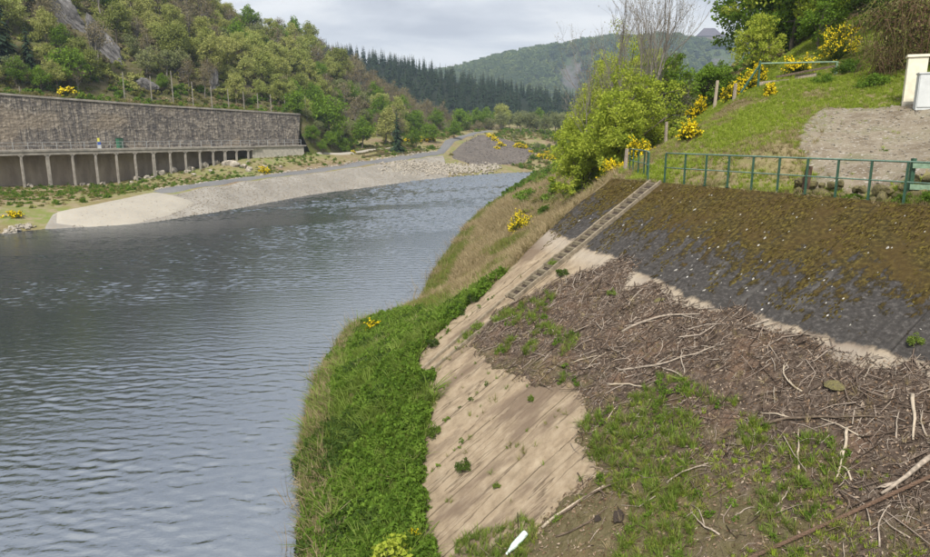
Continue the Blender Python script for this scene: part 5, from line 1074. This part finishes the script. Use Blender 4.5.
# ------------------------------------------------------------------ litter and plants on the debris heap
def onslab(a, t, h=0.): return SP(a, t, np.maximum(deb_h(a, t), 0.) + h)
n = 30000; a = rng.uniform(-14.5, 0, n); t = rng.uniform(3.3, 12.5, n); dd = polydist(a, t, DEB); keep = dd > -.12
grassy = smooth(.0, .14, fbm(a * .8, t * .8, 44) + .10 * smooth(6.4, 8.5, t) - .22 * smooth(6.2, 5.2, t)) * (dd > .1)
keep &= rng.uniform(size=n) < (1 - .75 * grassy) * (1 - .72 * smooth(6.6, 8.0, t + .6 * fbm(a * .7, t * .7, 13))); a, t = a[keep], t[keep]
def twigs(name, a, t, Lr, rr_, label, spread=.95):
    n = len(a); th = rng.normal(math.pi / 2, spread, n) + (rng.uniform(size=n) < .2) * rng.uniform(0, 3, n); L = rng.uniform(*Lr, n) * rng.uniform(.4, 1, n); r = rng.uniform(*rr_, n)
    bend = rng.normal(0, .12, n) * L; d = np.stack([np.cos(th), np.sin(th), rng.normal(0, .09, n)], -1); sdv = np.stack([-np.sin(th), np.cos(th), 0 * th], -1); up_ = np.array([0, 0, 1.])
    c = np.stack([a, t * KQ, np.maximum(deb_h(a, t), 0) + r * .6 + rng.uniform(0, 1, n) ** 2 * (.03 + .22 * np.clip(fbm(a * 1.1, t * 1.4, 57), 0, 1))], -1)
    V = np.empty((n, 9, 3))
    for k, w in enumerate((-.5, 0., .5)):
        q = c + d * (L * w)[:, None] + sdv * (bend * (w == 0))[:, None]; rad = (r * (1 - .45 * (w + .5)))[:, None]
        V[:, 3 * k] = q + sdv * rad; V[:, 3 * k + 1] = q - sdv * rad; V[:, 3 * k + 2] = q + up_ * rad * 1.5
    base = (np.arange(n) * 9)[:, None, None]; f = np.array([[k * 3 + i, k * 3 + (i + 1) % 3, (k + 1) * 3 + (i + 1) % 3, (k + 1) * 3 + i] for k in (0, 1) for i in range(3)])[None] + base
    tint = np.repeat(np.clip(rng.beta(1.0, 1.3, n), 0, 1), 6)
    return kind(put(name, mesh(name, V.reshape(-1, 3), f.reshape(-1, 4), G['twig'], False, tint), mw=SM), 'stuff', label)
twigs('twig_litter', a, t, (.05, .34), (.003, .009), 'countless broken twigs matted on the debris heap')
k = rng.uniform(size=len(a)) < .10; twigs('stick_litter', a[k], t[k] + .05, (.4, 1.1), (.007, .016), 'longer broken sticks matted on the debris heap', .75)
n = 34000; a = rng.uniform(-14.5, 0, n); t = rng.uniform(3.4, 12.5, n); k = polydist(a, t, DEB) > -.05; a, t = a[k], t[k]
P = onslab(a, t, .02); C = (P - SO) @ np.stack([SE, SDN, SNN], 1); r = np.random.default_rng(3); v, f, tt = leaves(C, r.uniform(.025, .10, len(C)), r.beta(1.0, 1.2, len(C)), r, .45, .0); v[:, 2] = (v[:, 2] - np.repeat(C[:, 2], 4)) * .45 + np.repeat(C[:, 2], 4)
kind(put('leaf_litter', mesh('leaf_litter', v, f, G['litter'], False, tt), mw=SM), 'stuff', 'dead leaves and bark chips on the debris heap')
# single branches
def branch(name, label, p0, p1, r0, mat, bow=.08, forks=2, seed=0, lift=.05, group=None, r1=.45):
    r = np.random.default_rng(seed); p0 = np.array(p0, float); p1 = np.array(p1, float); w = np.linspace(0, 1, 9); L = np.linalg.norm(p1 - p0); d = (p1 - p0) / L; sdv = np.array([-d[1], d[0]])
    ac = p0[None] + (p1 - p0)[None] * w[:, None] + sdv[None] * (bow * L * np.sin(w * math.pi) + np.cumsum(r.normal(0, .012 * L, 9)))[:, None]
    h = np.maximum(deb_h(ac[:, 0], ac[:, 1]), 0); h = np.maximum(h, np.linspace(h[0], h[-1], 9)) + r0 * .8 + lift * np.sin(w * math.pi) * .5
    W = np.c_[ac[:, 0], ac[:, 1] * KQ, h]; g_ = Geo().tube(W, r0 * (1 - (1 - r1) * w), 7)
    for j in range(forks):
        i = r.integers(2, 7); q = W[i]; dv = unit(W[i + 1] - W[i] + np.array([*(r.normal(0, .55, 2)), .05]) * np.linalg.norm(W[1] - W[0])); l2 = L * r.uniform(.15, .35)
        ww = np.linspace(0, 1, 5)[:, None]; g_.tube(q + dv * l2 * ww + np.array([0, 0, -.02]) * ww + r.normal(0, .01, (5, 3)) * ww, r0 * .55 * (1 - .6 * ww[:, 0]), 5)
    return tag(put(name, g_.mesh(name, mat, True), mw=SM), label, 'branch' if 'pole' not in name else 'pole', group)
branch('driftwood_branch', 'long pale forked branch curving across the middle of the debris heap', (-5.2, 5.75), (-6.6, 4.6), .035, G['wood'], .1, 3, 1)
branch('driftwood_branch', 'long thin bleached branch slanting up from the grass patch edge', (-6.2, 6.7), (-7.9, 5.2), .028, G['wood'], -.05, 2, 2)
branch('driftwood_branch', 'straight pale stick lying level above the green patch', (-6.26, 7.1), (-7.14, 6.75), .026, G['palewood'], .0, 0, 3)
branch('driftwood_branch', 'upright bleached stick at the right side of the debris heap', (-11.25, 6.0), (-11.7, 6.9), .03, G['palewood'], .02, 1, 4)
branch('driftwood_branch', 'pale stick near the right picture edge pointing down the slope', (-11.7, 4.95), (-12.2, 5.75), .035, G['palewood'], .03, 0, 5)
branch('driftwood_branch', 'thick dark grey branch slanting down beside the steel rope', (-12.6, 5.75), (-12.3, 6.8), .05, G['wood'], .06, 2, 6, .1)
branch('driftwood_branch', 'dark rotten branch slanting through the middle right litter', (-9.9, 6.6), (-11.6, 5.55), .03, G['darkwood'], .05, 2, 7)
branch('driftwood_branch', 'thin curved branch running from the heap top to the right', (-4.6, 5.0), (-4.3, 4.1), .02, G['wood'], .12, 2, 8)
branch('driftwood_branch', 'dark branch beside the pale pole at the bottom', (-8.0, 9.95), (-8.7, 8.55), .026, G['darkwood'], .08, 1, 9)
branch('driftwood_branch', 'short crooked dark stick below the pale pole', (-8.4, 10.1), (-8.8, 9.2), .02, G['darkwood'], -.08, 1, 10)
branch('pale_pole', 'straight peeled pole lying on the silt at the bottom', (-7.93, 10.12), (-8.36, 8.9), .034, G['palewood'], .0, 0, 11, .02, r1=.85)
rr = np.random.default_rng(12)
for i in range(46):
    for _ in range(30):
        a0, t0 = rr.uniform(-13.5, -1.5), rr.uniform(4.3, 8.8)
        if polydist(np.array([a0]), np.array([t0]), DEB)[0] > .3: break
    th = rr.normal(-1.0, .7); L = rr.uniform(.35, 1.1); m_ = [G['wood'], G['darkwood'], G['palewood'], G['wood']][i % 4]
    nmc = {'driftwood': 'greyish', 'dark_wood': 'dark', 'peeled_wood': 'bleached'}[m_.name]
    branch('driftwood_stick', nmc + ' driftwood stick lying loose in the debris heap', (a0, t0), (a0 + math.cos(th) * L, t0 + math.sin(th) * L * .8), rr.uniform(.01, .02), m_, rr.normal(0, .08), int(rr.integers(0, 3)), 100 + i, .06, nmc + ' loose sticks in the debris heap')
# steel rope
w = np.linspace(0, 1, 40); aw = -11.45 + (-13.3 + 11.45) * w; tw = 8.8 + (5.3 - 8.8) * w; hw = np.maximum(deb_h(aw, tw), 0).max() + .07
g_ = Geo(); W = np.c_[aw, tw * KQ, hw + 0 * w]; dcen = unit((W[-1] - W[0])[None])[0]; s1_ = unit(np.cross(dcen, [0, 0, 1])[None])[0]; s2_ = np.cross(dcen, s1_)
Wf = W[0] + (W[-1] - W[0]) * np.linspace(0, 1, 160)[:, None]; sag = -.02 * np.sin(np.linspace(0, math.pi, 160))[:, None] * np.array([0, 0, 1.])
for k in range(5):
    ph = np.linspace(0, 60, 160) + k * 6.283 / 5; g_.tube(Wf + sag + .017 * (np.cos(ph)[:, None] * s1_ + np.sin(ph)[:, None] * s2_), .014, 5)
tag(put('steel_rope', g_.mesh('steel_rope', G['rust'], True), mw=SM), 'rusty twisted steel rope stretched across the bottom right corner', 'rope')
# plastic bottle, concrete lump, flat stone
pb_ = SP(-7.85, 10.62, .10); bt = thing('plastic_bottle', 'pale plastic bottle lying in the grass at the bottom', 'bottle', mw=SM @ Matrix.Translation((-7.85, 10.62 * KQ, .12)) @ Matrix.Rotation(1.62, 4, 'Z') @ Matrix.Rotation(.05, 4, 'Y'))
put('body', Geo().tube([(-.28, 0, 0), (-.25, 0, 0), (.08, 0, 0), (.2, 0, 0), (.25, 0, 0)], [.05, .065, .065, .03, .022], 14).mesh('body', G['white'], True), bt); put('cap', Geo().tube([(.252, 0, 0), (.285, 0, 0)], .026, 12).mesh('cap', G['white']), bt)
flat = rockmesh(80, G['mossrock'], (1, .7, .22), 3, .25)
for a0, t0, sc, lb in [(-10.6, 5.35, .22, 'flat grey stone slab lying in the upper litter'), (-9.9, 7.05, .10, 'white stone in the weeds right of the green patch'), (-13.0, 8.2, .3, 'pale concrete lump at the bottom right corner'), (-5.2, 4.5, .16, 'pale broken concrete piece at the heap top'), (-8.5, 8.95, .07, 'small pale stone at the end of the peeled pole')]:
    o = put('stone', flat, mw=SM @ Matrix.Translation((a0, t0 * KQ, max(float(deb_h(np.array(a0), np.array(t0))), 0) + .05)) @ Matrix.Rotation(random.uniform(0, 6), 4, 'Z') @ Matrix.Rotation(.12, 4, 'X') @ Matrix.Diagonal((sc, sc, sc, 1))); tag(o, lb, 'stone')
for a0, t0, sc, lb in [(-9.15, 9.2, .17, 'black charred clump on the silt right of the peeled pole'), (-8.85, 9.45, .09, 'small black clump below the charred one')]:
    o = put('charred_clump', rockmesh(85, G['soil'], (1, .8, .35), 3, 1.2, 3.), loc=onslab(np.array(a0), np.array(t0), .03), rot=(.3, -.35, 1.), scl=sc); tag(o, lb, 'clump')
# grass and weeds on the heap
n = 17000; a = rng.uniform(-14.5, .3, n); t = rng.uniform(4.6, 13, n); dd = polydist(a, t, DEB)
pat = fbm(a * .8, t * .8, 44) + .10 * smooth(6.4, 8.5, t) - .22 * smooth(6.2, 5.2, t)
SPOT = [(-7.6, 7.5, .75), (-8.7, 7.5, .6), (-7.6, 8.1, .6), (-9.0, 8.3, .8), (-7.5, 7.0, .4), (-8.3, 7.9, .8), (-9.6, 9.2, .8), (-7.6, 10.6, .5), (-7.2, 11.2, .6), (-1.3, 6.1, .4), (-2.2, 6.2, .4), (-2.9, 6.5, .3), (-1.8, 5.7, .35), (-.9, 6.6, .35), (-3.2, 7.1, .25), (-11.16, 4.45, .16), (-.3, 7.6, .3), (-2.3, 7.4, .3), (-6.8, 8.0, .3), (-10, 6.8, .35)]
sp_ = np.zeros(n)
for a0, t0, r0 in SPOT: sp_ = np.maximum(sp_, 1 - np.hypot(a - a0, (t - t0)) / r0)
silt = (np.hypot((a + 8.8) / .8, (t - 9.8) / .9) + .5 * fbm(a * 2.5, t * 2.5, 66)) > 1.
k = silt & (((pat > .13) & (dd > .1) & (t > 6.3) & (rng.uniform(size=n) < .6)) | ((sp_ + .6 * fbm(a * 3, t * 3, 8) > .10) & (sp_ > 0) & (rng.uniform(size=n) < .85)))
P = onslab(a[k], t[k], .0); scatter('heap_grass', P, TG + TL[:1] + TM[:1], rng.uniform(.45, 1.0, k.sum()), tilt=.3, label='green grass sprouting through the debris heap')
k = silt & (((pat > .06) & (t > 6.3)) | (sp_ > .05)) & (dd > 0) & (rng.uniform(size=n) < .05); scatter('heap_weeds', onslab(a[k], t[k]), WD, rng.uniform(.3, .8, k.sum()), label='small leafy weeds on the debris heap')
k = silt & (dd > .1) & (t > 6.5) & (a < -7.2) & (rng.uniform(size=n) < .62) & (fbm(a * 1.3, t * 1.3, 51) > -.06); scatter('heap_turf', onslab(a[k], t[k]), TL + TM[:1], rng.uniform(.35, .9, k.sum()), tilt=.35, label='short sparse turf low on the debris heap')
k = (dd > -.2) & (rng.uniform(size=n) < .05); scatter('heap_straw', onslab(a[k], t[k]), TD, rng.uniform(.25, .7, k.sum()), tilt=.8, label='straw wisps on the debris heap')
# small plants rooted in slab joints
jn = 260; aj = (np.round(rng.uniform(-7, 1, jn) * .83) + .5) / .83 + rng.normal(0, .03, jn); tj = rng.uniform(5.5, 11.4, jn); k = (polydist(aj, tj, DEB) < 0) & (tj < toe(aj)) & (aj < a_left(tj)) & (fbm(aj * 4, tj * .9, 78) > .03); scatter('seam_weeds', SP(aj[k], tj[k]), TG[:1] + TM[:1] + WD[:1], rng.uniform(.2, .6, k.sum()), tilt=.4, label='thin weeds in the straight seams of the bare slab')
n = 700; a = rng.uniform(-8, 1, n); t = rng.uniform(5, 11.6, n); k = (polydist(a, t, DEB) < 0) & (t < toe(a)) & (fbm(a * 2.2, t * .6, 77) > .16); scatter('joint_grass', SP(a[k], t[k]), TG[:1] + TM, rng.uniform(.3, .8, k.sum()), tilt=.4, label='grass wisps in the joints of the bare slab')
SB = [bush_meshes(600 + i, .3, .3, 30, 26, .05, G['dark']) for i in range(2)] + [bush_meshes(604, .3, .3, 30, 26, .06, G['grass'])]
for a0, t0, sc, k, lb in [(1.15, 6.5, .9, 0, 'dark green shrub at the left edge of the slab below the stair'), (-.42, 7.2, .75, 2, 'fresh green tuft on the lower kerb of the stair'), (-5.0, 10.25, .8, 0, 'dark ivy clump alone on the sandy slab'), (-4.7, 8.2, .4, 2, 'small green tuft on the sandy slab near the heap'), (.5, 8.3, .8, 1, 'dark shrub at the slab toe left of the stair kerbs'), (-.9, 9.2, .7, 1, 'green shrub at the slab toe below the kerbs'), (-3.2, 10.1, .9, 2, 'green clump creeping over the slab toe'), (-11.05, 3.85, .6, 2, 'yellow-green weed growing at the moss edge on the right'), (-3.6, 4.75, .55, 2, 'fresh green tuft in the notch of the heap top'), (-6.2, 10.1, .35, 2, 'tiny green tuft low on the sandy slab'), (-1.1, 4.6, .8, 1, 'dull green weed beside the stair above the heap'), (-.25, 4.3, .55, 2, 'green weed growing on the stair steps')]:
    P = SP(np.array(a0), np.array(t0), np.array(.02)); plant_bush('slab_shrub', SB[k], tuple(P), lb, sc)
lb_ = bush_meshes(610, .55, .7, 40, 20, .10, G['lime'], nst=12)
plant_bush('young_shrub', lb_, (-1.45, 12.3, zR(-1.45, 12.3)), 'young yellow-green shrub with large leaves in the grass at the bottom', 1.)
fy = broom_meshes(620, .28, .35, 30, 8, .05)
plant_broom(fy, (-4.0, 28.3, zR(-4.0, 28.3) + .15), 'yellow-flowered plant in the grass at the far end of the ledge', 1.5, cat='plant')
plant_broom(fy, (-1.05, 12.9, zR(-1.05, 12.9) + .1), 'small yellow-flowered plant in the grass above the young shrub', .6, cat='plant')
print('SCENE OBJECTS', len(scene.objects))
# ------------------------------------------------------------------ valley haze
m, nt, out = new_mat('haze'); pv = N(nt, 'ShaderNodeVolumePrincipled', {'Color': (.62, .78, 1., 1), 'Density': .00032, 'Anisotropy': .2}); nt.links.new(pv.outputs[0], out.inputs['Volume'])
hz = Geo().box((0, 200, 90), (7400, 7400, 206)); kind(put('haze', hz.mesh('haze', m)), 'stuff', 'thin pale haze filling the valley air')
